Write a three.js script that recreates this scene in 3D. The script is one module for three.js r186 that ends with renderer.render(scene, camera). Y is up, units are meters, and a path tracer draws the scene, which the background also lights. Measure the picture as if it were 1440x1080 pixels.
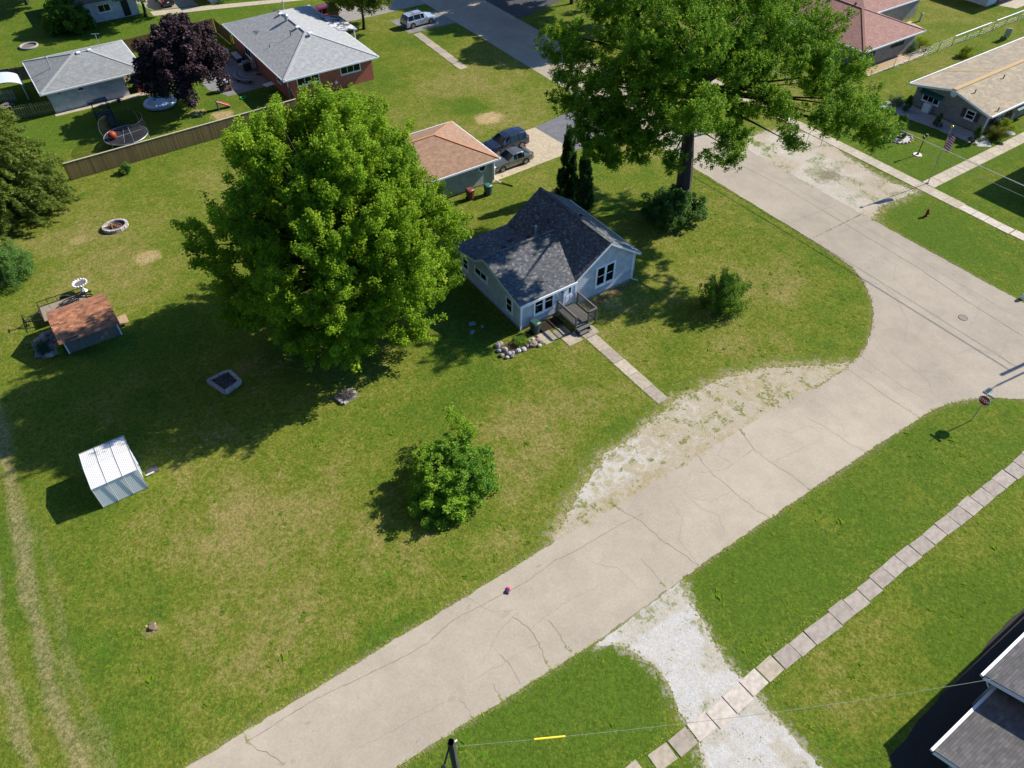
import * as THREE from 'three';
import { Sky } from 'three/addons/objects/Sky.js';
import { mergeGeometries } from 'three/addons/utils/BufferGeometryUtils.js';
import { RoundedBoxGeometry } from 'three/addons/geometries/RoundedBoxGeometry.js';
import { FontLoader } from 'three/addons/loaders/FontLoader.js';
import { TextGeometry } from 'three/addons/geometries/TextGeometry.js';

// ---------- camera: drone 38 m above the street corner, looking down and north-east ----------
const scene = new THREE.Scene();
const FOCAL = 1040, PITCH = 46.1 * Math.PI / 180, YAW = 34.3 * Math.PI / 180, EYE = 38;
const camera = new THREE.PerspectiveCamera(2 * Math.atan(540 / FOCAL) * 180 / Math.PI, 4 / 3, 0.5, 1500);
camera.position.set(0, EYE, 0);
camera.rotation.order = 'YXZ';
camera.rotation.set(-PITCH, -YAW, 0);

// ---------- sky and sun ----------
const SUN = new THREE.Vector3(8.04, 5.9, 1.05).normalize();
const sky = new Sky();
sky.scale.setScalar(1200);
sky.name = 'sky';
sky.userData = { kind: 'structure' };
const su = sky.material.uniforms;
su.sunPosition.value.copy(SUN);
su.turbidity.value = 5; su.rayleigh.value = 0.7; su.mieCoefficient.value = 0.003; su.mieDirectionalG.value = 0.75;
if (su.cloudCoverage) su.cloudCoverage.value = 0.15;
scene.add(sky);
scene.environmentIntensity = 0.23;
const sun = new THREE.DirectionalLight(new THREE.Color(1.0, 0.93, 0.80), 4.7);
sun.position.set(45 + SUN.x * 150, SUN.y * 150, -50 + SUN.z * 150);
sun.target.position.set(45, 0, -50);
sun.castShadow = true;
sun.shadow.mapSize.set(4096, 4096);
Object.assign(sun.shadow.camera, { left: -95, right: 95, top: 95, bottom: -95, near: 1, far: 400 });
sun.shadow.radius = 1;
scene.add(sun, sun.target);

const renderer = new THREE.WebGLRenderer({ antialias: true });
renderer.shadowMap.enabled = true;
renderer.toneMapping = THREE.LinearToneMapping;
renderer.toneMappingExposure = 1.62;

// ---------- small helpers ----------
const V = (x, y, z) => new THREE.Vector3(x, y, z);
const clamp = (x, a = 0, b = 1) => x < a ? a : x > b ? b : x;
const lerp = (a, b, t) => a + (b - a) * t;
const sm = (a, b, x) => { const t = clamp((x - a) / (b - a)); return t * t * (3 - 2 * t); };
let seed = 12345;
const rnd = () => { seed |= 0; seed = seed + 0x6D2B79F5 | 0; let t = Math.imul(seed ^ seed >>> 15, 1 | seed); t = t + Math.imul(t ^ t >>> 7, 61 | t) ^ t; return ((t ^ t >>> 14) >>> 0) / 4294967296; };
const R = (a, b) => a + (b - a) * rnd();
// value noise on a table
const NT = new Float32Array(65536); for (let i = 0; i < 65536; i++) NT[i] = rnd();
function vn(x, y) {
  const xi = Math.floor(x), yi = Math.floor(y), fx = x - xi, fy = y - yi;
  const u = fx * fx * (3 - 2 * fx), v = fy * fy * (3 - 2 * fy);
  const x0 = xi & 255, x1 = (xi + 1) & 255, y0 = (yi & 255) << 8, y1 = ((yi + 1) & 255) << 8;
  const a = NT[y0 | x0], b = NT[y0 | x1], c = NT[y1 | x0], d = NT[y1 | x1];
  return a + (b - a) * u + (c - a) * v + (a - b - c + d) * u * v;
}
function fbm(x, y, o = 4) { let s = 0, a = 0.5, n = 0; for (let i = 0; i < o; i++) { s += a * vn(x, y); n += a; x = x * 2.03 + 17.3; y = y * 2.03 + 5.7; a *= 0.5; } return s / n; }

// a pixel of the photograph gives a direction; the height (or wall) it lies on gives the place
const FW = V(Math.sin(YAW) * Math.cos(PITCH), -Math.sin(PITCH), -Math.cos(YAW) * Math.cos(PITCH));
const RT = V(Math.cos(YAW), 0, Math.sin(YAW)), UP = V().crossVectors(RT, FW);
const ray = (px, py) => FW.clone().multiplyScalar(FOCAL).addScaledVector(RT, px - 720).addScaledVector(UP, 540 - py);
const at = (px, py, h = 0) => { const d = ray(px, py); return V(0, EYE, 0).addScaledVector(d, (h - EYE) / d.y); };
const onZ = (px, py, z) => { const d = ray(px, py); return V(0, EYE, 0).addScaledVector(d, z / d.z); };
const onX = (px, py, x) => { const d = ray(px, py); return V(0, EYE, 0).addScaledVector(d, x / d.x); };
const g2 = (px, py) => { const p = at(px, py); return [p.x, p.z]; };

// ---------- scene graph ----------
const used = {};
const uname = n => { const k = used[n] = (used[n] || 0) + 1; return k === 1 ? n : `${n}_${String(k - 1).padStart(3, '0')}`; };
function tag(o, label, category, group, kind) {
  if (kind) o.userData.kind = kind;
  if (label) o.userData.label = label;
  if (category) o.userData.category = category;
  if (group) o.userData.group = group;
  return o;
}
function thing(name, label, category, x = 0, y = 0, z = 0, ry = 0, group) {
  const o = new THREE.Group(); o.name = uname(name); o.position.set(x, y, z); o.rotation.y = ry;
  scene.add(o); return tag(o, label, category, group);
}
function part(name, geo, mat, parent, kind) {
  const m = new THREE.Mesh(Array.isArray(geo) ? merge(geo) : geo, mat); m.name = name; m.castShadow = m.receiveShadow = true;
  if (kind) m.userData.kind = kind; parent.add(m); return m;
}
const rootOf = o => { while (o.parent && o.parent !== scene) o = o.parent; return o; };
// the same with geometry given in world coordinates (unturned things)
function wpart(name, geo, mat, parent, kind) {
  const g = Array.isArray(geo) ? merge(geo) : geo, r = rootOf(parent);
  g.translate(-r.position.x, -r.position.y, -r.position.z);
  return part(name, g, mat, parent, kind);
}
function single(name, geo, mat, label, category, group) {
  const g = Array.isArray(geo) ? merge(geo) : geo;
  g.computeBoundingBox(); const b = g.boundingBox, c = V((b.min.x + b.max.x) / 2, b.min.y, (b.min.z + b.max.z) / 2);
  g.translate(-c.x, -c.y, -c.z);
  const m = part(uname(name), g, mat, scene); m.position.copy(c); return tag(m, label, category, group);
}
function structure(name, geo, mat) { const m = part(uname(name), geo, mat, scene); m.userData.kind = 'structure'; return m; }
function copyOf(o, x, z, ry, label) { const c = o.clone(); c.name = uname(o.name.replace(/_\d+$/, '')); c.userData = { ...o.userData }; c.position.set(x, o.position.y, z); if (ry !== undefined) c.rotation.y = ry; if (label) c.userData.label = label; scene.add(c); return c; }

// ---------- geometry ----------
function clean(g) {
  if (g.index) g = g.toNonIndexed();
  for (const k of Object.keys(g.attributes)) if (!['position', 'normal', 'uv'].includes(k)) g.deleteAttribute(k);
  if (!g.attributes.normal) g.computeVertexNormals();
  if (!g.attributes.uv) g.setAttribute('uv', new THREE.BufferAttribute(new Float32Array(g.attributes.position.count * 2), 2));
  return g;
}
function flip(g) { for (const k of ['position', 'normal', 'uv']) { const a = g.attributes[k]; for (let i = 0; i < a.count; i += 3) for (let c = 0; c < a.itemSize; c++) { const q = a.array[(i + 1) * a.itemSize + c]; a.array[(i + 1) * a.itemSize + c] = a.array[(i + 2) * a.itemSize + c]; a.array[(i + 2) * a.itemSize + c] = q; } } return g; }
const merge = list => list.length === 1 ? clean(list[0]) : mergeGeometries(list.map(clean), false);
const box = (w, h, d, x = 0, y = 0, z = 0) => new THREE.BoxGeometry(w, h, d).translate(x, y, z);
const bx = (x0, x1, y0, y1, z0, z1) => box(Math.abs(x1 - x0), Math.abs(y1 - y0), Math.abs(z1 - z0), (x0 + x1) / 2, (y0 + y1) / 2, (z0 + z1) / 2);
const rbox = (w, h, d, r, x = 0, y = 0, z = 0) => new RoundedBoxGeometry(w, h, d, 1, r).translate(x, y, z);
function rod(a, b, r0, r1 = r0, seg = 6) {
  const d = b.clone().sub(a), g = new THREE.CylinderGeometry(r1, r0, d.length(), seg, 1);
  g.applyQuaternion(new THREE.Quaternion().setFromUnitVectors(V(0, 1, 0), d.normalize()));
  return g.translate((a.x + b.x) / 2, (a.y + b.y) / 2, (a.z + b.z) / 2);
}
// uv in metres by the side a face looks to
function muv(g) {
  g = clean(g); const p = g.attributes.position, n = g.attributes.normal, u = g.attributes.uv;
  for (let i = 0; i < p.count; i++) {
    const ax = Math.abs(n.getX(i)), ay = Math.abs(n.getY(i)), az = Math.abs(n.getZ(i));
    if (ay > ax && ay > az) u.setXY(i, p.getX(i), p.getZ(i)); else if (ax > az) u.setXY(i, p.getZ(i), p.getY(i)); else u.setXY(i, p.getX(i), p.getY(i));
  }
  return g;
}
// roof slopes: flat polygons [x, y, z] (counter-clockwise from above) with a thickness, uv in metres along the slope
function slopes(polys, t = 0.14) {
  const pos = [], uv = [];
  for (const P0 of polys) {
    const P = P0.map(p => V(...p)), n = V();
    for (let i = 0; i < P.length; i++) { const a = P[i], b = P[(i + 1) % P.length]; n.x += (a.y - b.y) * (a.z + b.z); n.y += (a.z - b.z) * (a.x + b.x); n.z += (a.x - b.x) * (a.y + b.y); }
    if (n.y < 0) { P.reverse(); n.negate(); } n.normalize();
    const e = V().crossVectors(V(0, 1, 0), n); if (e.lengthSq() < 1e-6) e.set(1, 0, 0); e.normalize(); const s = V().crossVectors(n, e);
    const put = (p, dy) => { pos.push(p.x, p.y + dy, p.z); uv.push(p.dot(e), p.dot(s)); };
    for (let i = 1; i < P.length - 1; i++) { put(P[0], 0); put(P[i], 0); put(P[i + 1], 0); put(P[0], -t); put(P[i + 1], -t); put(P[i], -t); }
    for (let i = 0; i < P.length; i++) { const a = P[i], b = P[(i + 1) % P.length]; put(a, 0); put(a, -t); put(b, 0); put(b, 0); put(a, -t); put(b, -t); }
  }
  const g = new THREE.BufferGeometry();
  g.setAttribute('position', new THREE.Float32BufferAttribute(pos, 3)); g.setAttribute('uv', new THREE.Float32BufferAttribute(uv, 2)); g.computeVertexNormals(); return g;
}
function hip(x0, x1, z0, z1, h, hp, ax, i0, i1) {
  const xc = (x0 + x1) / 2, zc = (z0 + z1) / 2;
  if (ax === 'x') { const A = [x0 + i0, hp, zc], B = [x1 - i1, hp, zc]; return [[[x0, h, z1], [x1, h, z1], B, A], [[x1, h, z0], [x0, h, z0], A, B], [[x0, h, z0], [x0, h, z1], A], [[x1, h, z1], [x1, h, z0], B]]; }
  const A = [xc, hp, z0 + i0], B = [xc, hp, z1 - i1];
  return [[[x1, h, z1], [x1, h, z0], A, B], [[x0, h, z0], [x0, h, z1], B, A], [[x0, h, z1], [x1, h, z1], B], [[x1, h, z0], [x0, h, z0], A]];
}
const eaves = (x0, x1, z0, z1, h, t = 0.16, w = 0.1) => [bx(x0 - 0.02, x1 + 0.02, h - t - 0.02, h - 0.015, z1, z1 + w), bx(x0 - 0.02, x1 + 0.02, h - t - 0.02, h - 0.015, z0 - w, z0), bx(x0 - w, x0, h - t - 0.025, h - 0.02, z0 - w + 0.003, z1 + w - 0.003), bx(x1, x1 + w, h - t - 0.025, h - 0.02, z0 - w + 0.003, z1 + w - 0.003)];
// a wall with any outline: points (u, y) along x or z
function wallShape(pts, thick, dir, c) {
  const s = new THREE.Shape(pts.map(p => new THREE.Vector2(p[0], p[1])));
  const g = new THREE.ExtrudeGeometry(s, { depth: thick, bevelEnabled: false });
  if (dir === 'x') return muv(g.translate(0, 0, c));            // runs along x, at z = c .. c + thick
  return muv(flip(clean(g.applyMatrix4(new THREE.Matrix4().set(0, 0, 1, c, 0, 1, 0, 0, 1, 0, 0, 0, 0, 0, 0, 1)))));
}
// flat sheet over an outline [[x, z]...], uv from a box of world metres
function sheet(outline, y, ub) {
  const s = new THREE.Shape(outline.map(p => new THREE.Vector2(p[0], -p[1])));
  const g = new THREE.ShapeGeometry(s).rotateX(-Math.PI / 2).translate(0, y, 0), p = g.attributes.position, u = g.attributes.uv;
  for (let i = 0; i < p.count; i++) u.setXY(i, ub ? (p.getX(i) - ub[0]) / (ub[1] - ub[0]) : p.getX(i), ub ? (p.getZ(i) - ub[2]) / (ub[3] - ub[2]) : p.getZ(i));
  const n = g.attributes.normal; for (let i = 0; i < n.count; i++) n.setXYZ(i, 0, 1, 0);
  return g;
}
// outline with a ragged edge
function ragged(out, step, amp, f = 1.2) {
  const r = [];
  out.forEach((a, i) => { const b = out[(i + 1) % out.length], L = Math.hypot(b[0] - a[0], b[1] - a[1]), n = Math.max(1, Math.round(L / step)), nx = -(b[1] - a[1]) / L, nz = (b[0] - a[0]) / L;
    for (let k = 0; k < n; k++) { const t = k / n, x = lerp(a[0], b[0], t), z = lerp(a[1], b[1], t), d = (fbm(x * f + 31, z * f + 7, 4) - 0.5) * 2 * amp + (vn(x * 9, z * 9) - 0.5) * amp * 0.5; r.push([x + nx * d, z + nz * d]); } });
  return r;
}
function ribbon(pts, w, y = 0) {       // flat strip along [[x, z]...] with uneven width
  const pos = [], n = pts.length;
  const L = pts.map((p, i) => { const a = pts[Math.max(0, i - 1)], b = pts[Math.min(n - 1, i + 1)], l = Math.hypot(b[0] - a[0], b[1] - a[1]) || 1, k = w * (0.6 + 0.8 * rnd()) * (i === 0 || i === n - 1 ? 0.3 : 1) / 2, nx = -(b[1] - a[1]) / l * k, nz = (b[0] - a[0]) / l * k; return [p[0] + nx, p[1] + nz, p[0] - nx, p[1] - nz]; });
  for (let i = 0; i < n - 1; i++) { const a = L[i], b = L[i + 1]; pos.push(a[0], y, a[1], b[0], y, b[1], a[2], y, a[3], a[2], y, a[3], b[0], y, b[1], b[2], y, b[3]); }
  const g = new THREE.BufferGeometry(); g.setAttribute('position', new THREE.Float32BufferAttribute(pos, 3)); g.setAttribute('normal', new THREE.Float32BufferAttribute(pos.map((_, i) => i % 3 === 1 ? 1 : 0), 3)); return clean(g);
}
function wander(pts, step, amp) {      // a crooked line through the points
  const r = [];
  for (let i = 0; i < pts.length - 1; i++) { const a = pts[i], b = pts[i + 1], L = Math.hypot(b[0] - a[0], b[1] - a[1]), n = Math.max(1, Math.round(L / step)); for (let k = 0; k < n; k++) { const t = k / n; r.push([lerp(a[0], b[0], t) + (k || i ? R(-amp, amp) : 0), lerp(a[1], b[1], t) + (k || i ? R(-amp, amp) : 0)]); } }
  r.push(pts[pts.length - 1]); return r;
}

// ---------- textures and materials ----------
const s2b = x => clamp(x) * 255;
const toS = c => c <= 0.0031308 ? 12.92 * c : 1.055 * Math.pow(c, 1 / 2.4) - 0.055;
function bake(w, h, fn, srgb = true) {
  const d = new Uint8Array(w * h * 4), o = [0, 0, 0, 1];
  for (let j = 0, i = 0; j < h; j++) for (let k = 0; k < w; k++, i += 4) { fn(k, j, o); d[i] = s2b(o[0]); d[i + 1] = s2b(o[1]); d[i + 2] = s2b(o[2]); d[i + 3] = 255; }
  const t = new THREE.DataTexture(d, w, h, THREE.RGBAFormat); if (srgb) t.colorSpace = THREE.SRGBColorSpace;
  t.wrapS = t.wrapT = THREE.RepeatWrapping; t.magFilter = THREE.LinearFilter; t.minFilter = THREE.LinearMipmapLinearFilter; t.generateMipmaps = true; t.needsUpdate = true; return t;
}
const tiled = (t, metres, my = metres) => { t.repeat.set(1 / metres, 1 / my); return t; };
const M = (hex, rough = 0.8, extra = {}) => new THREE.MeshStandardMaterial({ color: hex, roughness: rough, side: THREE.DoubleSide, ...extra });
const grainT = (n, amp, base = 1) => bake(n, n, (x, y, o) => { const v = base - amp + amp * (0.5 * NT[(y * 131 + x * 7) & 65535] + 0.5 * fbm((x % n) * 16 / n, (y % n) * 16 / n, 3)) * 1.2; o[0] = o[1] = o[2] = v; });
// shingle courses: one tab each 0.3 m, 0.14 m rows, tones from the list [weight, r, g, b]
function shingles(tones, jitter = 0.02, run = 0.3, mott = 0.1) {
  const N = 512, rows = 28, rh = N / rows, tw = N * run / 4, tabs = Math.floor(N / tw), T = tones.reduce((s, t) => s + t[0], 0);
  const col = []; for (let r = 0; r < rows; r++) { const a = []; for (let k = 0; k < tabs; k++) { let q = rnd() * T, i = 0; while (q > tones[i][0] && i < tones.length - 1) q -= tones[i++][0]; const j = 1 + R(-jitter, jitter) * 2; a.push(tones[i].slice(1).map(c => c * j)); } col.push(a); }
  const off = Array.from({ length: rows }, () => rnd() * tabs);
  return tiled(bake(N, N, (x, y, o) => { const r = Math.min(rows - 1, Math.floor(y / rh)), k = Math.floor(x / N * tabs + off[r]) % tabs, c = col[r][k], v = 1 + (NT[(x * 57 + y * 311) & 65535] - 0.5) * 0.16 + (vn(x / 64 * 2 % 16, y / 64 * 2 % 16) - 0.5) * mott; o[0] = c[0] * v; o[1] = c[1] * v; o[2] = c[2] * v; }), 4);
}
const shingleBump = tiled(bake(256, 512, (x, y, o) => { const rh = 512 / 28, f = (y % rh) / rh; o[0] = o[1] = o[2] = 1 - f * 0.9 + (NT[(x * 13 + y * 77) & 65535] - 0.5) * 0.1; }, false), 4);
const lapBump = tiled(bake(8, 128, (x, y, o) => { const f = (y % 16) / 16; o[0] = o[1] = o[2] = f < 0.12 ? 0.1 : 1 - 0.75 * f; }, false), 1, 1);
/* grain shared by small things */ const fineGrain = tiled(grainT(256, 0.22), 1.5);
const coarseGrain = tiled(grainT(256, 0.3), 6);
const siding = (hex, r = 0.6) => M(hex, r, { bumpMap: lapBump, bumpScale: 0.012, map: coarseGrain });
const roofMat = tones => M(0xffffff, 0.92, { map: shingles(tones), bumpMap: shingleBump, bumpScale: 0.012 });
const concreteT = tiled(bake(512, 512, (x, y, o) => { const v = 0.93 + (NT[(x * 91 + y * 17) & 65535] - 0.5) * 0.14 + (fbm(x / 32 % 16, y / 32 % 16, 3) - 0.5) * 0.22; o[0] = v; o[1] = v * 0.995; o[2] = v * 0.985; }), 3);
const woodT = tiled(bake(256, 256, (x, y, o) => { const v = 0.82 + 0.25 * (vn(x / 5, y / 60) - 0.5) + 0.25 * (NT[(x * 7 & 255) + 512] - 0.5) + (NT[(x * 91 + y * 17) & 65535] - 0.5) * 0.1; o[0] = v; o[1] = v; o[2] = v; }), 1, 2);
const MAT = {
  white: M(0xe9eaea, 0.55), trim: M(0xdfe2e4, 0.5), dark: M(0x1b1c1e, 0.6), black: M(0x0c0c0d, 0.5), rubber: M(0x131313, 0.85),
  glass: new THREE.MeshPhysicalMaterial({ color: 0x0b0e11, roughness: 0.08, metalness: 0, side: THREE.DoubleSide, specularIntensity: 0.7 }),
  metal: M(0x9a9da0, 0.4, { metalness: 0.7 }), galv: M(0xb4b7b9, 0.45, { metalness: 0.6 }), concrete: M(0xbcae98, 0.9, { map: concreteT }), oldConcrete: M(0xa69a8c, 0.92, { map: concreteT }),
  wood: M(0x8a7350, 0.85, { map: woodT }), greyWood: M(0x75716b, 0.85, { map: woodT }), bark: M(0x4b4138, 0.95, { map: woodT, bumpMap: woodT, bumpScale: 0.03 }),
  stone: [0x9d958a, 0x857f79, 0xb0a79c, 0x8f8273].map(c => M(c, 0.9, { map: fineGrain })), soil: M(0x382c23, 1, { map: fineGrain }), mulch: M(0x3a3430, 1, { map: fineGrain, bumpMap: fineGrain, bumpScale: 0.04 }),
  red: M(0xa01d1f, 0.4), yellow: M(0xd9b914, 0.5), blue: M(0x2b4f96, 0.5), green: M(0x1c5a3c, 0.5),
};

// ---------- ground: lawns with dry and lush patches ----------
// [x, z, rx, rz, dryness]: where the photograph shows browner (+) or lusher (-) turf
const PATCH = [];
const dry = (px, py, r, v, rz = r) => { const [x, z] = g2(px, py); PATCH.push([x, z, r, rz, v]); };
for (const a of [[230, 930, 5, 0.3, 4], [350, 800, 5, 0.45, 4], [420, 700, 5, 0.35, 3], [280, 760, 3, 0.3, 3], [500, 660, 4, 0.4, 3], [480, 840, 5, 0.22, 3], [350, 900, 3, 0.3, 2], [740, 600, 4.5, 0.4, 3], [830, 560, 4, 0.42, 3], [640, 800, 4, 0.15, 2], [720, 680, 4, 0.3, 3], [560, 760, 4, 0.2, 3],
  [900, 520, 2, 0.3, 2], [1090, 420, 4, 0.4, 3], [1000, 490, 4, 0.32, 2.4], [1120, 380, 3, 0.3, 3], [1060, 480, 4, 0.15, 2], [1180, 440, 2.2, -0.4, 3],
  [130, 330, 6, 0.32, 5], [210, 300, 6, 0.22, 5], [60, 420, 5, 0.3, 4], [220, 390, 5, 0.25, 4], [170, 240, 6, 0.1, 4], [260, 250, 5, 0.2, 4], [90, 270, 5, 0.1, 3],
  [650, 130, 6, 0.34, 5], [740, 150, 6, 0.36, 5], [600, 180, 6, 0.36, 5], [560, 130, 5, 0.1, 4], [700, 110, 5, 0.22, 4], [620, 60, 6, -0.15, 6], [590, 100, 5, -0.1, 5],
  [660, 150, 1.9, -1.7, 2.6], [1200, 940, 3, 0.4, 2], [1180, 1000, 3, 0.35, 2], [1230, 870, 3, 0.45, 1.5], [1300, 820, 4, 0.3, 1.5], [1380, 740, 4, 0.35, 1.5], [1150, 900, 2.5, 0.3, 1.4], [1300, 950, 4, -0.15, 2], [1400, 850, 4, -0.35, 2],
  [1050, 850, 5, -0.3, 3], [1200, 750, 6, -0.22, 3], [1340, 650, 6, -0.15, 3], [820, 1000, 5, -0.35, 3], [700, 1060, 4, -0.3, 3],
  [1380, 380, 6, -0.35, 6], [1300, 200, 6, -0.35, 6], [1420, 200, 6, -0.3, 5], [1330, 20, 7, 0.22, 5], [1400, 80, 6, 0.1, 4], [1280, 110, 6, 0.15, 3], [1270, 330, 4, -0.2, 4],
  [120, 100, 9, -0.3, 9], [200, 160, 6, -0.28, 5], [100, 190, 6, -0.3, 4], [330, 160, 5, -0.15, 4], [250, 20, 8, -0.3, 8],
  [140, 950, 1.6, -0.55, 7], [60, 560, 3, -0.35, 4], [5, 800, 2, -0.6, 12], [230, 830, 2.2, -0.3, 2], [620, 870, 6, -0.22, 1.2], [780, 750, 2.5, -0.3, 1], [360, 1000, 6, -0.25, 1.3], [860, 610, 3, -0.35, 1.0], [560, 480, 8, -0.05, 4]]) dry(a[0], a[1], a[2], a[3], a[4]);
const STRAW = [[207, 362, 1.1, 0.75], [110, 338, 0.7, 0.4], [687, 166, 1.5, 0.9], [278, 158, 0.9, 0.6], [313, 162, 1.2, 0.8], [860, 425, 0.9, 0.35], [1310, 230, 0.1, 0.1], [215, 885, 0.5, 0.3], [205, 630, 0.01, 0.01], [1253, 82, 1.2, 0.5]].map(([a, b, r, s]) => [...g2(a, b), r, s]);
// wheel tracks of the lane at the left edge: centre lines x(z)
const laneX = z => -11.3 + 0.5 * (vn(z * 0.11, 3.1) - 0.5) * 2 + (z + 40) * -0.012;
const polyD = (o, x, z) => { let d = 1e9, c = false; for (let i = 0, j = o.length - 1; i < o.length; j = i++) { const ax = o[j][0], az = o[j][1], bx = o[i][0] - ax, bz = o[i][1] - az, t = clamp(((x - ax) * bx + (z - az) * bz) / (bx * bx + bz * bz + 1e-9)), dx = x - ax - bx * t, dz = z - az - bz * t; d = Math.min(d, dx * dx + dz * dz); if (o[i][1] > z !== o[j][1] > z && x < (o[j][0] - o[i][0]) * (z - o[i][1]) / (o[j][1] - o[i][1]) + o[i][0]) c = !c; } return (c ? -1 : 1) * Math.sqrt(d); };
const STONY = [];      // filled with the gravel outlines below
function lawn(x, z, o) {
  let m = 0.35 - (z > -12.2 ? 0.17 : 0) - 0.2 * sm(-74, -80, z) * sm(40, 34, x) - 0.22 * sm(58, 62, x) * sm(-46, -40, z) + 0.8 * (fbm(x * 0.16 + 3, z * 0.16 + 9, 3) - 0.5) + 0.6 * (fbm(x * 0.75 + 50, z * 0.75 + 80, 3) - 0.5);
  for (const p of PATCH) { const dx = (x - p[0]) / p[2], dz = (z - p[1]) / p[3], q = dx * dx + dz * dz; if (q < 6) m += p[4] * Math.exp(-q) * 0.6; }
  const f1 = vn(x * 3.1 + 7, z * 3.1), f2 = vn(x * 8.3, z * 8.3 + 40), f3 = vn(x * 17.1 + 11, z * 17.1);
  m += (f1 - 0.5) * 0.3 + (f2 - 0.5) * 0.32 + (f3 - 0.5) * 0.28; m = clamp(m, 0, 1.05);
  // lush -> mid -> dry, linear reflectances
  let r, g, b;
  if (m < 0.45) { const t = m / 0.45; r = lerp(0.084, 0.138, t); g = lerp(0.136, 0.162, t); b = lerp(0.015, 0.021, t); }
  else { const t = (m - 0.45) / 0.6; r = lerp(0.138, 0.250, t); g = lerp(0.162, 0.204, t); b = lerp(0.021, 0.070, t); }
  const v = 1 + (f3 - 0.5) * 0.4 + (f2 - 0.5) * 0.34 + (NT[(Math.floor(x * 23) * 73 + Math.floor(z * 23) * 179) & 65535] - 0.5) * 0.3;
  // weeds and clover: small darker or fresher spots
  const w = vn(x * 1.7 + 90, z * 1.7 + 12) * vn(x * 5.1, z * 5.1 + 3);
  if (w > 0.55) { const t = sm(0.55, 0.68, w); r = lerp(r, 0.08, t * 0.6); g = lerp(g, 0.165, t * 0.6); b = lerp(b, 0.012, t * 0.6); }
  for (const s of STRAW) { const q = Math.hypot(x - s[0], (z - s[1]) * 1.15) / s[2]; if (q < 1.3) { const t = clamp(sm(1.25, 0.75, q + (f2 - 0.5) * 0.6 + (f1 - 0.5) * 0.4)) * s[3] * (0.75 + 0.6 * f3); r = lerp(r, 0.42, t); g = lerp(g, 0.30, t); b = lerp(b, 0.15, t); } }
  for (const q of STONY) if (x > q.b[0] && x < q.b[1] && z > q.b[2] && z < q.b[3]) { const d = polyD(q.o, x, z) / q.w, t = sm(1, -0.3, d + (f1 - 0.5) * 1.1 + (f2 - 0.5) * 1.6 + (f3 - 0.5) * 1.2) * 0.8; r = lerp(r, q.c[0], t); g = lerp(g, q.c[1], t); b = lerp(b, q.c[2], t); }
  if (x < -7 && z > -75 && z < 5) {
    const c = laneX(z), n = (fbm(x * 1.3, z * 0.5 + 20, 4) - 0.5) * 1.5, e1 = Math.abs(x - c - 0.95) , e2 = Math.abs(x - c + 0.85);
    const t = clamp(sm(0.75, 0.1, e1 + n * 0.5) * 0.95 + sm(0.6, 0.1, e2 + n * 0.5) * 0.8 + sm(0.5, 0.1, Math.abs(x - c - 2.0) + n * 0.7) * 0.35 * sm(-40, -30, z)) * (0.3 + 0.5 * f2 + 0.3 * (f3 - 0.5));
    r = lerp(r, 0.30, t); g = lerp(g, 0.235, t); b = lerp(b, 0.125, t);
    if (x < c - 1.8) { const k = sm(c - 1.8, c - 2.8, x); r = lerp(r, 0.115, k * 0.7); g = lerp(g, 0.21, k * 0.7); b = lerp(b, 0.012, k * 0.7); }
  }
  o[0] = toS(r * v); o[1] = toS(g * v); o[2] = toS(b * v);
}
const grassBump = tiled(bake(512, 512, (x, y, o) => { const q = k => vn(x * k / 512 % k, y * k / 512 % k); o[0] = o[1] = o[2] = 0.45 * NT[(x * 31 + y * 517) & 65535] + 0.3 * q(128) + 0.25 * q(48); }, false), 6);
function lawnSheet(name, x0, x1, z0, z1, W, H) {
  const map = bake(W, H, (k, j, o) => lawn(x0 + (k + 0.5) / W * (x1 - x0), z0 + (j + 0.5) / H * (z1 - z0), o)); map.wrapS = map.wrapT = THREE.ClampToEdgeWrapping;
  const bm = grassBump.clone(); bm.repeat.set((x1 - x0) / 6, (z1 - z0) / 6); bm.needsUpdate = true;
  structure(name, sheet([[x0, z0], [x1, z0], [x1, z1], [x0, z1]], 0, [x0, x1, z0, z1]), new THREE.MeshPhysicalMaterial({ color: 0xffffff, roughness: 1, specularIntensity: 0.08, map, bumpMap: bm, bumpScale: 0.05, side: THREE.DoubleSide }));
}
const shoulderOut = [[776, 752], [800, 720], [815, 690], [838, 660], [850, 640], [880, 622], [905, 600], [925, 585], [950, 560], [985, 548], [1015, 532], [1050, 522], [1085, 516], [1130, 514], [1165, 514], [1190, 512], [1200, 512], [1188, 524], [1120, 563], [1000, 634], [875, 711], [800, 760], [782, 768]].map(p => g2(...p));
const driveOut = [[838, 908], [862, 890], [905, 858], [948, 826], [962, 812], [966, 830], [980, 862], [1005, 905], [1030, 940], [1042, 952], [1075, 990], [1110, 1030], [1150, 1075], [1175, 1100], [1050, 1160], [990, 1080], [985, 1045], [965, 1012], [955, 1000], [940, 965], [918, 935], [890, 915], [860, 905]].map(p => g2(...p));
const parkOut = [[1052, 192], [1085, 183], [1135, 186], [1165, 202], [1215, 235], [1255, 258], [1290, 268], [1262, 282], [1236, 292], [1226, 312], [1190, 292], [1140, 262], [1090, 236], [1050, 214]].map(p => g2(...p));
const st1 = [[-60, -18.0], [-6.4, -18.02], [12, -18.05], [36.4, -18.0]];
const corner = [[1145, 546], [1188, 520], [1206, 503], [1219, 484], [1226, 462], [1228, 442], [1225, 420], [1214, 396], [1198, 376]].map(p => g2(...p));
const sw = [[1294, 588], [1312, 577], [1335, 568], [1365, 562], [1400, 560], [1440, 562]].map(p => g2(...p));
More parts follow.
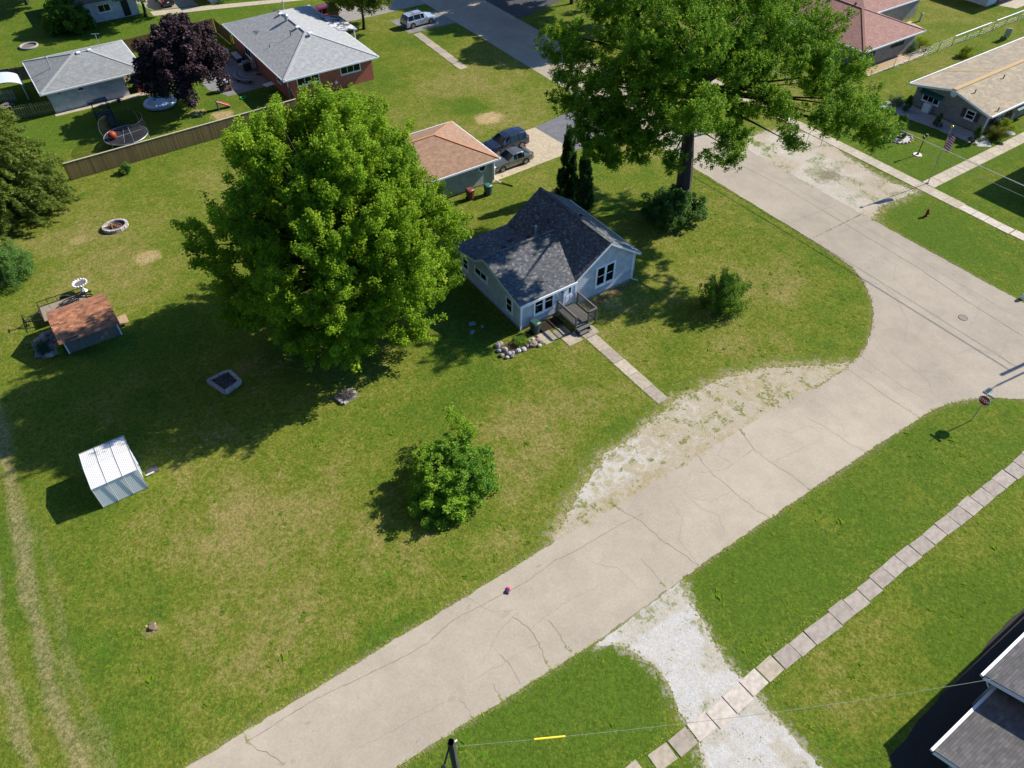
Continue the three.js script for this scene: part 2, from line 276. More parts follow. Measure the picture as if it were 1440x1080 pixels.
const roadOut = [...st1, ...corner, [52.2, -28], [52.2, -30], [59.25, -30], [59.35, -14.7], [59.5, 40], [50.4, 40], [50.4, -2], ...sw.reverse(), [36, -12.0], [22, -12.1], [14, -11.9], [2.2, -12.4], [-60, -12.4]];
for (const [o, w, c] of [[shoulderOut, 0.75, [0.40, 0.32, 0.20]], [driveOut, 0.4, [0.42, 0.36, 0.27]], [parkOut, 0.8, [0.36, 0.29, 0.18]], [roadOut, 0.28, [0.27, 0.215, 0.125]]]) { const xs = o.map(p => p[0]), zs = o.map(p => p[1]); STONY.push({ o, w, c, b: [Math.min(...xs) - 1.6, Math.max(...xs) + 1.6, Math.min(...zs) - 1.6, Math.max(...zs) + 1.6] }); }
lawnSheet('lawn', -30, 70, -62, 12, 2048, 2048);
lawnSheet('lawn', -30, 140, -150, -62, 2048, 1400);
lawnSheet('lawn', 70, 140, -62, 12, 1024, 1024);
structure('ground', sheet([[-700, -700], [700, -700], [700, 700], [-700, 700]], -0.05), M(new THREE.Color().setRGB(0.085, 0.125, 0.025), 1));

// ---------- roads ----------
const roadCol = (x, z, o, older) => {
  const big = fbm(x * 0.22 + 4, z * 0.22, 3) - 0.5, mid = fbm(x * 1.3, z * 1.3 + 8, 3) - 0.5, f = NT[(Math.floor(x * 29) * 61 + Math.floor(z * 29) * 197) & 65535] - 0.5, f2 = vn(x * 14, z * 14) - 0.5;
  let v = 1 + big * 0.3 + mid * 0.18 + f * 0.13 + f2 * 0.12;
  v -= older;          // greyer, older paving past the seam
  const sp = vn(x * 6.3 + 3, z * 6.3 + 9) * vn(x * 1.1, z * 1.1); if (sp > 0.72) v -= (sp - 0.72) * 1.2;
  o[0] = toS(0.385 * v); o[1] = toS(0.324 * v); o[2] = toS(0.248 * v);
};
const RB = [-22, 62, -30, 8];
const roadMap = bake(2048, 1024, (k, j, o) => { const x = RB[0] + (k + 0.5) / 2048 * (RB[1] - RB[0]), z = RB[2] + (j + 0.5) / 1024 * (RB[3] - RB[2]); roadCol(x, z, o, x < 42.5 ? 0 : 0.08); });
const roadBump = tiled(grainT(256, 0.8), 1.2);
const mkRoad = (name, out, y, ub, map) => { const b = roadBump.clone(); b.repeat.set((ub[1] - ub[0]) / 1.2, (ub[3] - ub[2]) / 1.2); b.needsUpdate = true; return structure(name, sheet(ragged(out, 0.16, 0.11, 1.8), y, ub), M(0xffffff, 0.93, { map, bumpMap: b, bumpScale: 0.004 })); };
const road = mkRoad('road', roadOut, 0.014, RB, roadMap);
const RB2 = [50, 62, -140, -30];
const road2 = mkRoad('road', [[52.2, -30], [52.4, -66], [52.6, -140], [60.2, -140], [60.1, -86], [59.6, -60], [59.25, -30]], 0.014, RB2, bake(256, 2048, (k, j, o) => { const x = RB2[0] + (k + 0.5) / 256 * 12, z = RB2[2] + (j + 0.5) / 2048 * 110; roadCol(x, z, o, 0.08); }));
// cracks and joints in the paving, plus overhead cable shadows painted as ribbons
const crackAndShadowMat = M(0x7c7263, 1), sealMat = M(0xa09583, 1), tarAndShadowMat = M(0x6e6558, 1);
const crack_or_cable_shadow = (pp, w, amp = 0.06, m = crackAndShadowMat, rd = road) => { const pts = wander(pp.map(p => g2(...p)), 0.22, amp); wpart('crack_or_cable_shadow', ribbon(pts, w * 0.6, 0.018), m, rd); };
for (const [pp, w, a, m] of [
  [[[345, 1045], [440, 985], [560, 928], [600, 905], [640, 870], [700, 840], [740, 818], [780, 788], [800, 780], [868, 740], [905, 722]], 0.05, 0.03],
  [[[862, 708], [880, 722], [905, 735], [930, 760], [990, 800]], 0.05], [[[980, 640], [1000, 665], [1030, 690], [1060, 715], [1085, 730]], 0.05], [[[1040, 604], [1060, 632], [1090, 655], [1118, 672], [1138, 690]], 0.055, 0.05],
  [[[1190, 518], [1215, 535], [1250, 560], [1294, 588]], 0.045, 0.03, tarAndShadowMat], [[[1130, 585], [1160, 600], [1195, 625], [1218, 636]], 0.03],
  [[[770, 872], [785, 890], [800, 916]], 0.05], [[[720, 868], [745, 885], [760, 910], [770, 936]], 0.05], [[[700, 920], [722, 940], [733, 962]], 0.04], [[[692, 960], [704, 982]], 0.04], [[[645, 980], [660, 1000], [664, 1010]], 0.03], [[[900, 785], [920, 805], [935, 825]], 0.04],
  [[[346, 1036], [352, 1048], [380, 1060], [400, 1078]], 0.05], [[[1020, 618], [1010, 640], [1030, 652]], 0.025], [[[1060, 632], [1020, 660], [985, 665]], 0.025], [[[1085, 650], [1110, 640], [1150, 620]], 0.02], [[[1090, 600], [1110, 610], [1135, 600], [1165, 605]], 0.02],
  [[[730, 860], [700, 890], [680, 930]], 0.02], [[[745, 885], [790, 850], [850, 820]], 0.02], [[[640, 830], [690, 860], [730, 858]], 0.018], [[[660, 960], [720, 925], [765, 900]], 0.018], [[[960, 690], [985, 715], [1010, 725], [1020, 750]], 0.02], [[[1030, 690], [1000, 705], [970, 700]], 0.018],
  [[[840, 1000], [700, 1075]].map(p => [p[0] - 200, p[1] - 20]), 0.02],
  [[[1040, 232], [1100, 262], [1160, 298], [1230, 340], [1290, 376], [1360, 424], [1440, 474]], 0.07, 0.02, tarAndShadowMat], [[[1050, 228], [1140, 276], [1260, 345], [1330, 388], [1440, 452]], 0.03, 0.02],  // painted shadows of the overhead cables: two dark ribbons along the side street
  [[[1113, 313], [1150, 298], [1178, 288]], 0.05, 0.03], [[[1235, 360], [1260, 372], [1256, 390], [1280, 412]], 0.025], [[[1240, 400], [1262, 420], [1275, 450], [1272, 480]], 0.02], [[[1262, 420], [1300, 400], [1330, 418]], 0.02], [[[1250, 490], [1270, 510], [1300, 530], [1310, 545]], 0.03], [[[1210, 500], [1235, 520], [1270, 545], [1300, 560]], 0.03],
  [[[1300, 480], [1340, 500], [1370, 490], [1400, 500]], 0.022], [[[1330, 440], [1300, 455], [1285, 480]], 0.02], [[[1395, 490], [1420, 512], [1440, 518]], 0.025], [[[1350, 400], [1380, 425], [1370, 450]], 0.02], [[[1200, 390], [1235, 400], [1280, 385]], 0.02], [[[1290, 520], [1330, 528], [1350, 548]], 0.02], [[[1380, 520], [1405, 505], [1415, 480]], 0.02],
  [[[1140, 688], [1180, 664], [1215, 640], [1270, 606]], 0.018], [[[1150, 566], [1180, 590], [1188, 610]], 0.018], [[[940, 700], [960, 730], [955, 760], [980, 790]], 0.018], [[[830, 790], [870, 800], [900, 830]], 0.016]]) crack_or_cable_shadow(pp, w, a || 0.06, m || crackAndShadowMat);
// worn patches of patching tar
for (const [px, py, rx, rz] of [[636, 983, 0.2, 0.18], [645, 967, 0.16, 0.12], [710, 864, 0.35, 0.16]]) { const [x, z] = g2(px, py), pts = []; for (let i = 0; i < 14; i++) { const a = i / 14 * 6.283; pts.push([x + Math.cos(a) * rx * R(0.7, 1.2), z + Math.sin(a) * rz * R(0.7, 1.2)]); } wpart('tar_patch', sheet(pts, 0.018), sealMat, road); }
{ const [x, z] = g2(1354, 447), t = thing('manhole_cover', 'round iron manhole cover set in the intersection paving', 'manhole', x, 0.012, z);
  part('cover', new THREE.CylinderGeometry(0.31, 0.31, 0.02, 28).translate(0, 0.006, 0), M(0x8b7f70, 0.8, { map: fineGrain }), t); part('rim', new THREE.TorusGeometry(0.335, 0.02, 6, 32).rotateX(Math.PI / 2).translate(0, 0.006, 0), M(0x4a443c, 0.7, { metalness: 0.4 }), t); }

// ---------- gravel ----------
function gravel(name, outline, y, amp, look, px = 26) {
  const out = ragged(outline, 0.12, amp, 0.9), xs = out.map(p => p[0]), zs = out.map(p => p[1]), ub = [Math.min(...xs), Math.max(...xs), Math.min(...zs), Math.max(...zs)];
  const W = Math.min(1024, Math.round((ub[1] - ub[0]) * px)), H = Math.min(1024, Math.round((ub[3] - ub[2]) * px));
  const map = bake(W, H, (k, j, o) => { const x = lerp(ub[0], ub[1], (k + 0.5) / W), z = lerp(ub[2], ub[3], (j + 0.5) / H), f = NT[(k * 61 + j * 197) & 65535] - 0.5, f2 = vn(x * 9, z * 9) - 0.5, f3 = vn(x * 3.3 + 5, z * 3.3) - 0.5;
    const c = look(x, z, f2, f3), v = 1 + f * 0.26 + f2 * 0.18; o[0] = toS(c[0] * v); o[1] = toS(c[1] * v); o[2] = toS(c[2] * v); });
  map.wrapS = map.wrapT = THREE.ClampToEdgeWrapping; const b = roadBump.clone(); b.repeat.set((ub[1] - ub[0]) / 1.2, (ub[3] - ub[2]) / 1.2); b.needsUpdate = true;
  structure(name, sheet(out, y, ub), M(0xffffff, 0.97, { map, bumpMap: b, bumpScale: 0.014 })); return out;
}
const mix3 = (a, b, t) => [lerp(a[0], b[0], t), lerp(a[1], b[1], t), lerp(a[2], b[2], t)];
const TAN = [0.385, 0.32, 0.22], PALE = [0.48, 0.435, 0.37], WHITE = [0.51, 0.485, 0.45], STEM = [0.15, 0.175, 0.04], STRAWC = [0.34, 0.27, 0.13];
gravel('gravel_shoulder', shoulderOut, 0.007, 0.28, (x, z, f2, f3) => { const w = fbm(x * 0.35 + 2, z * 0.35 + 6, 3), wh = sm(0.36, 0.6, w + f3 * 0.5) * sm(35, 27, x) * sm(-18.6, -19.8, z); let c = mix3(TAN, PALE, clamp(wh + 0.12)); c = mix3(c, STRAWC, clamp(sm(0.05, 0.3, f3 + (fbm(x, z + 9, 2) - 0.5)) * 0.6)); const wd = fbm(x * 1.9 + 70, z * 1.9, 3) + f2 * 0.45; return mix3(c, STEM, sm(0.6, 0.85, wd) * 0.7); });
gravel('gravel_driveway', driveOut, 0.007, 0.16, (x, z, f2, f3) => { let c = mix3(WHITE, PALE, clamp(0.3 + f3)); const e = fbm(x * 0.8 + 7, z * 0.8, 3), wd = fbm(x * 1.4 + 70, z * 1.4, 3) + f2 * 0.4, zone = sm(0.50, 0.66, e); c = mix3(c, STRAWC, zone * 0.35); return mix3(c, STEM, sm(0.58, 0.74, wd) * 0.6 * (0.12 + zone)); });
gravel('gravel_parking_strip', parkOut, 0.007, 0.35, (x, z, f2, f3) => { let c = mix3([0.40, 0.33, 0.24], PALE, sm(0.35, 0.62, fbm(x * 0.3, z * 0.3 + 4, 3)) * 0.6); const b = g2(1165, 247), q = Math.hypot((x - b[0]) / 1.6, (z - b[1]) / 1.2); c = mix3(c, [0.15, 0.115, 0.06], sm(1.3, 0.3, q + f3) * 0.75); const wd = fbm(x * 0.9 + 20, z * 0.9, 3) + f2 * 0.4; return mix3(c, STEM, sm(0.56, 0.74, wd) * 0.7 * (0.5 + sm(-36, -42, z))); }, 20);

// ---------- sidewalks, paths, driveways ----------
const slabMat = [M(0xb3a692, 0.9, { map: concreteT }), M(0xa5998a, 0.9, { map: concreteT }), M(0xbdb09b, 0.9, { map: concreteT })], oldSlab = [M(0xa89d92, 0.92, { map: concreteT }), M(0xa3988d, 0.92, { map: concreteT }), M(0xada297, 0.92, { map: concreteT })], paleSlab = M(0xcbbfb2, 0.9, { map: concreteT });
const slab = (w, d, x, z, ry, y0 = 0.035, r = 0.012) => muv(new RoundedBoxGeometry(w, 0.1, d, 1, r).rotateY(ry).translate(x, y0 - 0.05, z));
{ const walk = structure('sidewalk', slab(1.06, 1.0, 10.9, -5.75, 0.03), slabMat[0]);      // old slabs along the south verge
  let x = 12.0, i = 0; while (x < 52) { const drive = x > 14.5 && x < 19.4, L = drive ? R(0.95, 1.25) : x > 22 && x < 25 ? 2.0 : R(1.0, 1.25), old = x > 20; const z = -5.62 + (fbm(x * 0.2, 3, 2) - 0.5) * 0.35 - (x - 12) * 0.004;
    wpart('slab', slab(L, R(0.88, 1.06), x + L / 2, z + R(-0.05, 0.05), R(-0.05, 0.05), drive ? R(0.03, 0.045) : R(0.02, 0.045)), drive ? paleSlab : old ? oldSlab[i % 3] : slabMat[i % 3], walk); x += L + (old ? R(0.02, 0.06) : R(0.05, 0.13)); i++; }
  const w2 = structure('sidewalk', slab(1.3, 1.5, 68.2, -62.8, 0), slabMat[2]); let z = -62; i = 0;
  while (z < -8) { const old = z > -26.5, L = old ? R(1.1, 1.4) : 1.5; wpart('slab', slab(old ? 1.1 : 1.34, L, 67.9 + (old ? R(-0.06, 0.06) : 0), z + L / 2, old ? R(-0.02, 0.02) : 0, old ? R(0.02, 0.05) : 0.035), old ? paleSlab : slabMat[i % 2 ? 0 : 2], w2); z += L + (old ? R(0.03, 0.08) : 0.015); i++; }
  const p2 = structure('path', slab(1.5, 1.3, 69.4, -29.6, 0), slabMat[2]); x = 70.2; while (x < 100) { wpart('slab', slab(1.5, 1.3, x + 0.75, -29.6, 0), slabMat[i++ % 2 ? 0 : 2], p2); x += 1.515; }
  const p3 = structure('path', slab(0.98, 1.62, 28.38, -30.1, 0), slabMat[0]); for (let k = 1; k < 5; k++) wpart('slab', slab(0.98 + R(-0.02, 0.02), 1.58, 28.38, -30.1 + k * 1.605, R(-0.006, 0.006), 0.033 + R(-0.006, 0.004)), slabMat[k % 3], p3);
  for (const [w, d, xx, zz, m] of [[1.4, 1.15, 28.55, -31.55, 1], [1.25, 1.1, 27.0, -31.55, 0], [1.15, 0.9, 26.85, -32.65, 1], [1.15, 1.25, 25.6, -32.75, 0]]) wpart('slab', slab(w, d, xx, zz, R(-0.01, 0.01)), slabMat[m], p3);
  const p4 = structure('path', slab(1.15, 1.8, 46.2, -89, 0), slabMat[1]); for (let k = 1; k < 7; k++) wpart('slab', slab(1.15, 1.78, 46.2 - k * 0.09, -89 + k * 1.82, 0), slabMat[k % 2], p4);
}
const drv = (name, out, m, y = 0.01) => structure(name, sheet(ragged(out, 0.5, 0.03), y), m);
drv('driveway', [[33.5, -60.3], [44.1, -60.3], [44.6, -54.0], [33.5, -53.6]], M(0xbfae93, 0.9, { map: concreteT }));
drv('driveway', [[44.1, -60.3], [52.45, -61.6], [52.45, -53.2], [44.6, -54.0]], M(0x77767a, 0.95, { map: coarseGrain }));
for (const [pp, w] of [[[[703, 240], [740, 222], [790, 205]], 0.03], [[[725, 252], [752, 236], [775, 205]], 0.03], [[[765, 200], [780, 193]], 0.03]]) crack_or_cable_shadow(pp, w, 0.03);
drv('driveway', [[45.4, -95.8], [52.6, -95.6], [52.6, -90.2], [45.4, -90.4]], M(0x8b8984, 0.93, { map: coarseGrain }));
drv('driveway', [[34.5, -104.5], [52.6, -104.5], [52.6, -98.6], [34.5, -98.6]], M(0x9d978c, 0.93, { map: coarseGrain }));
drv('driveway', [[60.1, -97], [75, -99], [75, -90.5], [60.1, -86.5]], M(0x4b4a4c, 0.95, { map: coarseGrain }));
drv('path', [[19.5, -117.5], [26, -115.5], [40, -110.6], [40, -109.3], [27, -113.4], [19.5, -115.6]], slabMat[2]);
drv('driveway', [[18.5, -123], [26, -123], [25.8, -116], [20, -117.6]], M(0xa79c8a, 0.93, { map: coarseGrain }));
drv('patio', [[18.2, -97.5], [24.95, -97.5], [24.95, -86.0], [19.6, -86.0], [18.2, -89]], M(0x8b8984, 0.93, { map: coarseGrain }));
drv('path', [[2.3, -92.55], [12.6, -92.7], [12.6, -91.6], [2.3, -91.9]], slabMat[2], 0.009);

// ---------- trees and shrubs ----------
function leafSpray(n, len, wid, spread, up = 0.5, fold = 0.18) {      // n leaves spread through a small ball
  const pos = [];
  for (let i = 0; i < n; i++) {
    const c = V(R(-1, 1), R(-1, 1), R(-1, 1)); while (c.lengthSq() > 1) c.set(R(-1, 1), R(-1, 1), R(-1, 1)); c.multiplyScalar(spread);
    const nrm = V(R(-1, 1), R(-0.8, 1) + up * 3.2, R(-1, 1)).normalize(), d = V(R(-1, 1), R(-0.6, 0.6), R(-1, 1)).projectOnPlane(nrm).normalize(), s = V().crossVectors(nrm, d), l = len * R(0.75, 1.2), w = wid * R(0.75, 1.2);
    const b = c.clone().addScaledVector(d, -l / 2), t = c.clone().addScaledVector(d, l / 2).addScaledVector(nrm, -fold * l * 0.6), L = c.clone().addScaledVector(s, w / 2).addScaledVector(nrm, fold * w), Q = c.clone().addScaledVector(s, -w / 2).addScaledVector(nrm, fold * w);
    for (const p of [b, Q, t, b, t, L]) pos.push(p.x, p.y, p.z);
  }
  const g = new THREE.BufferGeometry(); g.setAttribute('position', new THREE.Float32BufferAttribute(pos, 3)); g.computeVertexNormals(); return g;
}
const leafMat = (rough = 0.55, tr = 0.35) => new THREE.MeshPhysicalMaterial({ color: 0xffffff, roughness: rough, transmission: tr, thickness: 0, specularIntensity: 0.12, side: THREE.DoubleSide });
const LEAF = leafMat(0.75, 0.5), GLOSSY = leafMat(0.6, 0.48);
const col = (r, g, b) => new THREE.Color().setRGB(r, g, b);
// clumps: {c, ax (unit axis), a (half length), b (radius), n, tone}; leaves of each are strewn through its volume, thicker near its skin
function crown(parent, clumps, spray, mat, pal, size = [0.8, 1.25], name = 'crown') {
  const total = clumps.reduce((s, k) => s + k.n, 0), im = new THREE.InstancedMesh(spray, mat, total), m = new THREE.Matrix4(), q = new THREE.Quaternion(), c = new THREE.Color(), e = new THREE.Euler(), r0 = rootOf(parent).position;
  let i = 0; const s1 = V(), s2 = V(), p = V();
  for (const k of clumps) {
    s1.set(0.31, 0.2, 0.92).cross(k.ax).normalize(); s2.crossVectors(k.ax, s1);
    const tone = k.tone !== undefined ? k.tone : rnd();
    for (let j = 0; j < k.n; j++) {
      let u = R(-1, 1), prof = k.plume ? Math.pow(1 - (u + 1) / 2, 0.7) * (u < -0.6 ? (u + 1) / 0.4 : 1) * 1.15 + 0.06 : Math.sqrt(1 - u * u);
      const rr = Math.pow(rnd(), 0.38) * k.b * prof, an = rnd() * 6.2832;
      p.copy(k.c).addScaledVector(k.ax, u * k.a).addScaledVector(s1, Math.cos(an) * rr).addScaledVector(s2, Math.sin(an) * rr);
      if (p.y < 0.12) p.y = 0.12 + rnd() * 0.2;
      e.set(R(-0.4, 0.4), rnd() * 6.2832, R(-0.4, 0.4)); q.setFromEuler(e); const s = R(size[0], size[1]);
      m.compose(p.clone().sub(r0), q, V(s, s, s)); im.setMatrixAt(i, m);
      const t = clamp(tone * 0.55 + rnd() * 0.45); c.copy(pal[0]).lerp(pal[1], t); if (pal[2] && rnd() < 0.12) c.lerp(pal[2], R(0.3, 1)); c.multiplyScalar(R(0.85, 1.15)); im.setColorAt(i++, c);
    }
  }
  im.name = name; im.castShadow = im.receiveShadow = true; im.userData.kind = 'stuff'; parent.add(im); return im;
}
function taper(pts, r0, r1, seg = 7) {     // tapered tube through points
  const cv = new THREE.CatmullRomCurve3(pts), n = Math.max(3, pts.length * 2), g = new THREE.TubeGeometry(cv, n, 1, seg, false), p = g.attributes.position, q = V();
  for (let i = 0; i <= n; i++) { const c = cv.getPointAt(i / n), k = lerp(r0, r1, Math.pow(i / n, 0.8)); for (let j = 0; j <= seg; j++) { const id = i * (seg + 1) + j; q.fromBufferAttribute(p, id).sub(c).multiplyScalar(k * (1 + 0.12 * Math.sin(j * 2.7 + i))).add(c); p.setXYZ(id, q.x, q.y, q.z); } }
  g.computeVertexNormals(); return muv(g);
}
function woodwork(parent, base, top, r0, clumps, every, mat = MAT.bark, splitY = 0.3) {
  const root = base.clone(), up = top.clone(), lean = k => root.clone().lerp(up, k).add(V((vn(k * 3, 5) - 0.5) * 0.6 * Math.min(1, k * 3), 0, (vn(k * 3, 9) - 0.5) * 0.6 * Math.min(1, k * 3)));
  const list = [taper([root.clone().add(V(0, -0.1, 0)), lean(0.12), lean(0.3), lean(0.55), lean(0.85)], r0, r0 * 0.22, 10)];
  list.push(taper([root.clone().add(V(0, -0.1, 0)), lean(0.03), lean(0.07)], r0 * 1.45, r0 * 0.95, 10));
  clumps.forEach((k, i) => { if (i % every) return; const d = k.c.clone().sub(root), f = clamp(splitY + 0.45 * (d.y / (up.y - root.y)) * 0.8, 0.15, 0.8), a = lean(f), mid = a.clone().lerp(k.c, 0.5).add(V(R(-0.3, 0.3), R(0, 0.5), R(-0.3, 0.3))), L = a.distanceTo(k.c); list.push(taper([a, mid, k.c.clone().addScaledVector(k.ax, k.a * 0.3)], Math.min(r0 * 0.42, 0.05 + L * 0.016), 0.02, 5)); });
  return wpart('trunk', list, mat, parent);
}
const sph = () => { const u = R(-1, 1), a = rnd() * 6.2832, s = Math.sqrt(1 - u * u); return V(Math.cos(a) * s, u, Math.sin(a) * s); };

// big maple: many upright, pointed plumes of leaves over a broad dome
const maplePal = [col(0.15, 0.285, 0.014), col(0.35, 0.50, 0.026), col(0.48, 0.56, 0.04)];
const mapleSpray = leafSpray(9, 0.155, 0.13, 0.25, 0.55);
{ const t = thing('maple_tree', 'huge bright green maple with pointed leafy plumes on the lawn beside the blue-grey house', 'tree', 13.9, 0, -42.6);
  const C = V(13.9, 0, -42.6), cl = [];
  const envR = h => h < 7 ? 8.6 * Math.sqrt(Math.max(0, 1 - Math.pow((7 - h) / 5.8, 2))) : 8.6 * Math.max(0, 1 - Math.pow((h - 7) / 11.4, 2.0));
  const masses = []; let tries = 0;           // the crown hangs together from separate leafy masses, one to each limb
  while (masses.length < 104 && tries++ < 12000) { const h = R(2.6, 16.6), a = rnd() * 6.2832, r = envR(h) * R(0.5, 0.93), c = V(C.x + Math.cos(a) * r, h, C.z + Math.sin(a) * r), k = R(1.15, 2.3) * (h > 12 ? 0.8 : 1); if (masses.some(q => q.c.distanceTo(c) < (q.k + k) * 0.46)) continue; masses.push({ c, k, tone: rnd() }); }
  for (let i = 0; i < 26; i++) { const h = R(5, 13), a = rnd() * 6.2832, r = envR(h) * R(0.1, 0.5); masses.push({ c: V(C.x + Math.cos(a) * r, h, C.z + Math.sin(a) * r), k: R(1.2, 1.9), tone: rnd() }); }
  for (const q of masses) { const n = Math.round(q.k * q.k * 4.6 + 3), d0 = q.c.clone().sub(V(C.x, 5, C.z)).normalize();
    for (let i = 0; i < n; i++) { const d = sph().addScaledVector(d0, 0.45); d.y += 0.15; d.normalize(); const c = q.c.clone().addScaledVector(d, q.k * R(0.45, 1.02)), up = rnd() < 0.72; if (c.y < 1.3) continue;
      cl.push({ c, ax: d.clone().multiplyScalar(0.6).addScaledVector(d0, 0.4).add(V(R(-0.35, 0.35), up ? R(0.3, 1.1) : R(-0.2, 0.3), R(-0.35, 0.35))).normalize(), a: R(0.45, 1.15) * (up ? 1.15 : 0.8), b: R(0.2, 0.44), n: Math.round(R(16, 30)), plume: up, tone: clamp(q.tone * 0.4 + rnd() * 0.6) }); } }
  woodwork(t, C, V(13.9, 14, -42.6), 0.62, cl, 8, MAT.bark, 0.2);
  crown(t, cl, mapleSpray, LEAF, maplePal); }

// great oak over the side street: heavy rounded clumps on long spreading limbs
const oakPal = [col(0.11, 0.245, 0.020), col(0.32, 0.48, 0.030), col(0.46, 0.55, 0.04)];
const oakSpray = leafSpray(9, 0.165, 0.13, 0.27, 0.45);
{ const t = thing('oak_tree', 'towering broad oak with thick dark trunk leaning over the side street', 'tree', 46.3, 0, -40.3), cl = [];
  const lobes = [[802, 70, 13.5, 3.0], [822, 130, 11.5, 3.4], [850, 190, 8, 3.3], [895, 200, 7, 2.4], [880, 110, 13, 3.8], [880, 30, 15, 4.2], [960, 40, 17.5, 4.6], [1040, 40, 16, 4.4], [1110, 20, 14, 4.2], [1120, 75, 13.5, 3.2], [1070, 110, 13, 3.0], [1180, 120, 12.5, 2.8], [1212, 158, 12, 2.3], [1170, 165, 12, 2.1], [1110, 150, 12, 2.2], [1012, 225, 6, 2.0], [1030, 200, 6.5, 1.8], [940, 130, 12, 3.4], [925, 180, 9, 2.6], [960, -20, 19, 4.2], [880, -10, 17, 3.8], [1055, -15, 17.5, 4.2], [1230, 188, 11.3, 1.5], [985, 160, 14, 2.6], [1110, 200, 10.5, 0.9], [1150, 178, 11, 1.3], [1085, 145, 12, 2.1], [1125, 165, 12, 1.8], [905, 165, 10, 2.6], [950, 85, 15, 3.4], [1140, 105, 13, 2.5], [1060, 65, 14, 3.4], [1155, 45, 14, 2.7], [1190, 95, 13, 2.1], [1010, 110, 13, 3.2], [1030, 150, 11, 2.4], [840, 160, 9.5, 3.0], [865, 212, 6.4, 2.0], [942, 228, 6, 1.3]];
  for (const [px, py, h, r] of lobes) { const c0 = at(px, py, h), n = Math.round(r * r * 4.4 + 3); const tone = rnd();
    for (let i = 0; i < n; i++) { const d = sph(); d.y = d.y * 0.75 + 0.12; const c = c0.clone().addScaledVector(d, r * Math.pow(rnd(), 0.35) * 0.9), ax = d.clone().setY(0).add(V(R(-0.3, 0.3), R(0.05, 0.5), R(-0.3, 0.3))).normalize(); if (fbm(c.x * 0.45 + 60, c.z * 0.45 + c.y * 0.5, 2) < 0.31) continue; cl.push({ c, ax, a: R(0.55, 1.0), b: R(0.32, 0.58), n: Math.round(R(19, 31)), tone: clamp(tone * 0.5 + rnd() * 0.5) }); } }
  woodwork(t, V(46.3, 0, -40.3), V(48.6, 17, -43.2), 0.82, cl, 22, M(0x574b41, 0.95, { map: woodT, bumpMap: woodT, bumpScale: 0.04 }), 0.32);
  crown(t, cl, oakSpray, GLOSSY, oakPal); }

function bushy(name, label, x, z, r, h, o = {}) {
  const t = thing(name, label, o.category || 'shrub', x, 0, z, 0, o.group), cl = [], n = Math.round((o.k || 9) * r * r + 6), C = V(x, 0, z), y0 = o.y0 || 0;
  for (let i = 0; i < n; i++) { const d = sph(); d.y = Math.abs(d.y) * (o.y0 ? 2 : 1) - (o.y0 ? 1 : 0); const hh = (h - y0) / 2 * (o.y0 ? 1 : 2), cy = o.y0 ? (h + y0) / 2 : 0.25, w = 0.82 + 0.3 * vn(d.x * 2 + x, d.z * 2 + z), k = Math.pow(rnd(), 0.3) * w;
    const c = V(x + d.x * r * k, cy + d.y * hh * k * 0.86, z + d.z * r * k); cl.push({ c, ax: V(d.x * 0.6 + R(-0.3, 0.3), Math.abs(d.y) * 0.7 + R(0.15, 0.6), d.z * 0.6 + R(-0.3, 0.3)).normalize(), a: (o.ca || 0.7) * R(0.7, 1.3), b: (o.cb || 0.5) * R(0.75, 1.25), n: Math.round((o.n || 40) * R(0.8, 1.2)), plume: o.plume, tone: o.tone ? o.tone(c) : undefined }); }
  woodwork(t, C, V(x, h * 0.8, z), o.trunk || 0.08, cl, o.every || 3, o.bark || MAT.bark, o.split || 0.1);
  crown(t, cl, o.spray || shrubSpray, o.mat || LEAF, o.pal || shrubPal, o.size);
  return t;
}
const shrubPal = [col(0.063, 0.152, 0.021), col(0.201, 0.336, 0.045)], shrubSpray = leafSpray(7, 0.13, 0.085, 0.18, 0.5);
const limePal = [col(0.131, 0.264, 0.018), col(0.350, 0.496, 0.045)], darkPal = [col(0.028, 0.083, 0.021), col(0.088, 0.176, 0.033)];
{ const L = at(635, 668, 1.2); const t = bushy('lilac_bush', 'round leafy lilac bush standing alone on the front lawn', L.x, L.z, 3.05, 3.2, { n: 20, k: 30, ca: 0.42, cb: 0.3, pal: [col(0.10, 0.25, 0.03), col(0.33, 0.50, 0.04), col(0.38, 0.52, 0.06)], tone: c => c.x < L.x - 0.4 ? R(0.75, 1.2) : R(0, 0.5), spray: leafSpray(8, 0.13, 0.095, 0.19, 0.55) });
  const sp = []; for (let i = 0; i < 26; i++) { const k = i / 25, p = at(lerp(660, 629, k) + R(-8, 8), lerp(612, 578, k) + R(-6, 6), lerp(2.6, 2.2, k)); sp.push({ c: p, ax: V(R(-0.2, 0.2), 1, R(-0.2, 0.2)).normalize(), a: 0.55, b: lerp(0.3, 0.12, k), n: Math.round(lerp(24, 9, k)), tone: 0.9 }); }
  crown(t, sp, leafSpray(5, 0.14, 0.07, 0.15), LEAF, limePal, undefined, 'shoots'); }
bushy('shrub', 'loose dark shrub in the corner lawn beside the street bend', 39.3, -28.1, 2.0, 3.0, { n: 16, ca: 0.55, cb: 0.26, pal: [col(0.08, 0.19, 0.018), col(0.24, 0.38, 0.03)], k: 24 });
bushy('shrub', 'sprawling shrub growing round the foot of the oak trunk', 44.7, -39.6, 2.9, 2.0, { n: 42, k: 8, ca: 0.65, cb: 0.45, spray: leafSpray(7, 0.2, 0.12, 0.2, 0.4), pal: [col(0.074, 0.168, 0.030), col(0.201, 0.328, 0.068)] });
bushy('shrub', 'rounded green shrub below the spruce at the lane', -6.9, -63.9, 2.4, 3.2, { n: 44, k: 10, pal: [col(0.105, 0.224, 0.045), col(0.245, 0.400, 0.090)] });
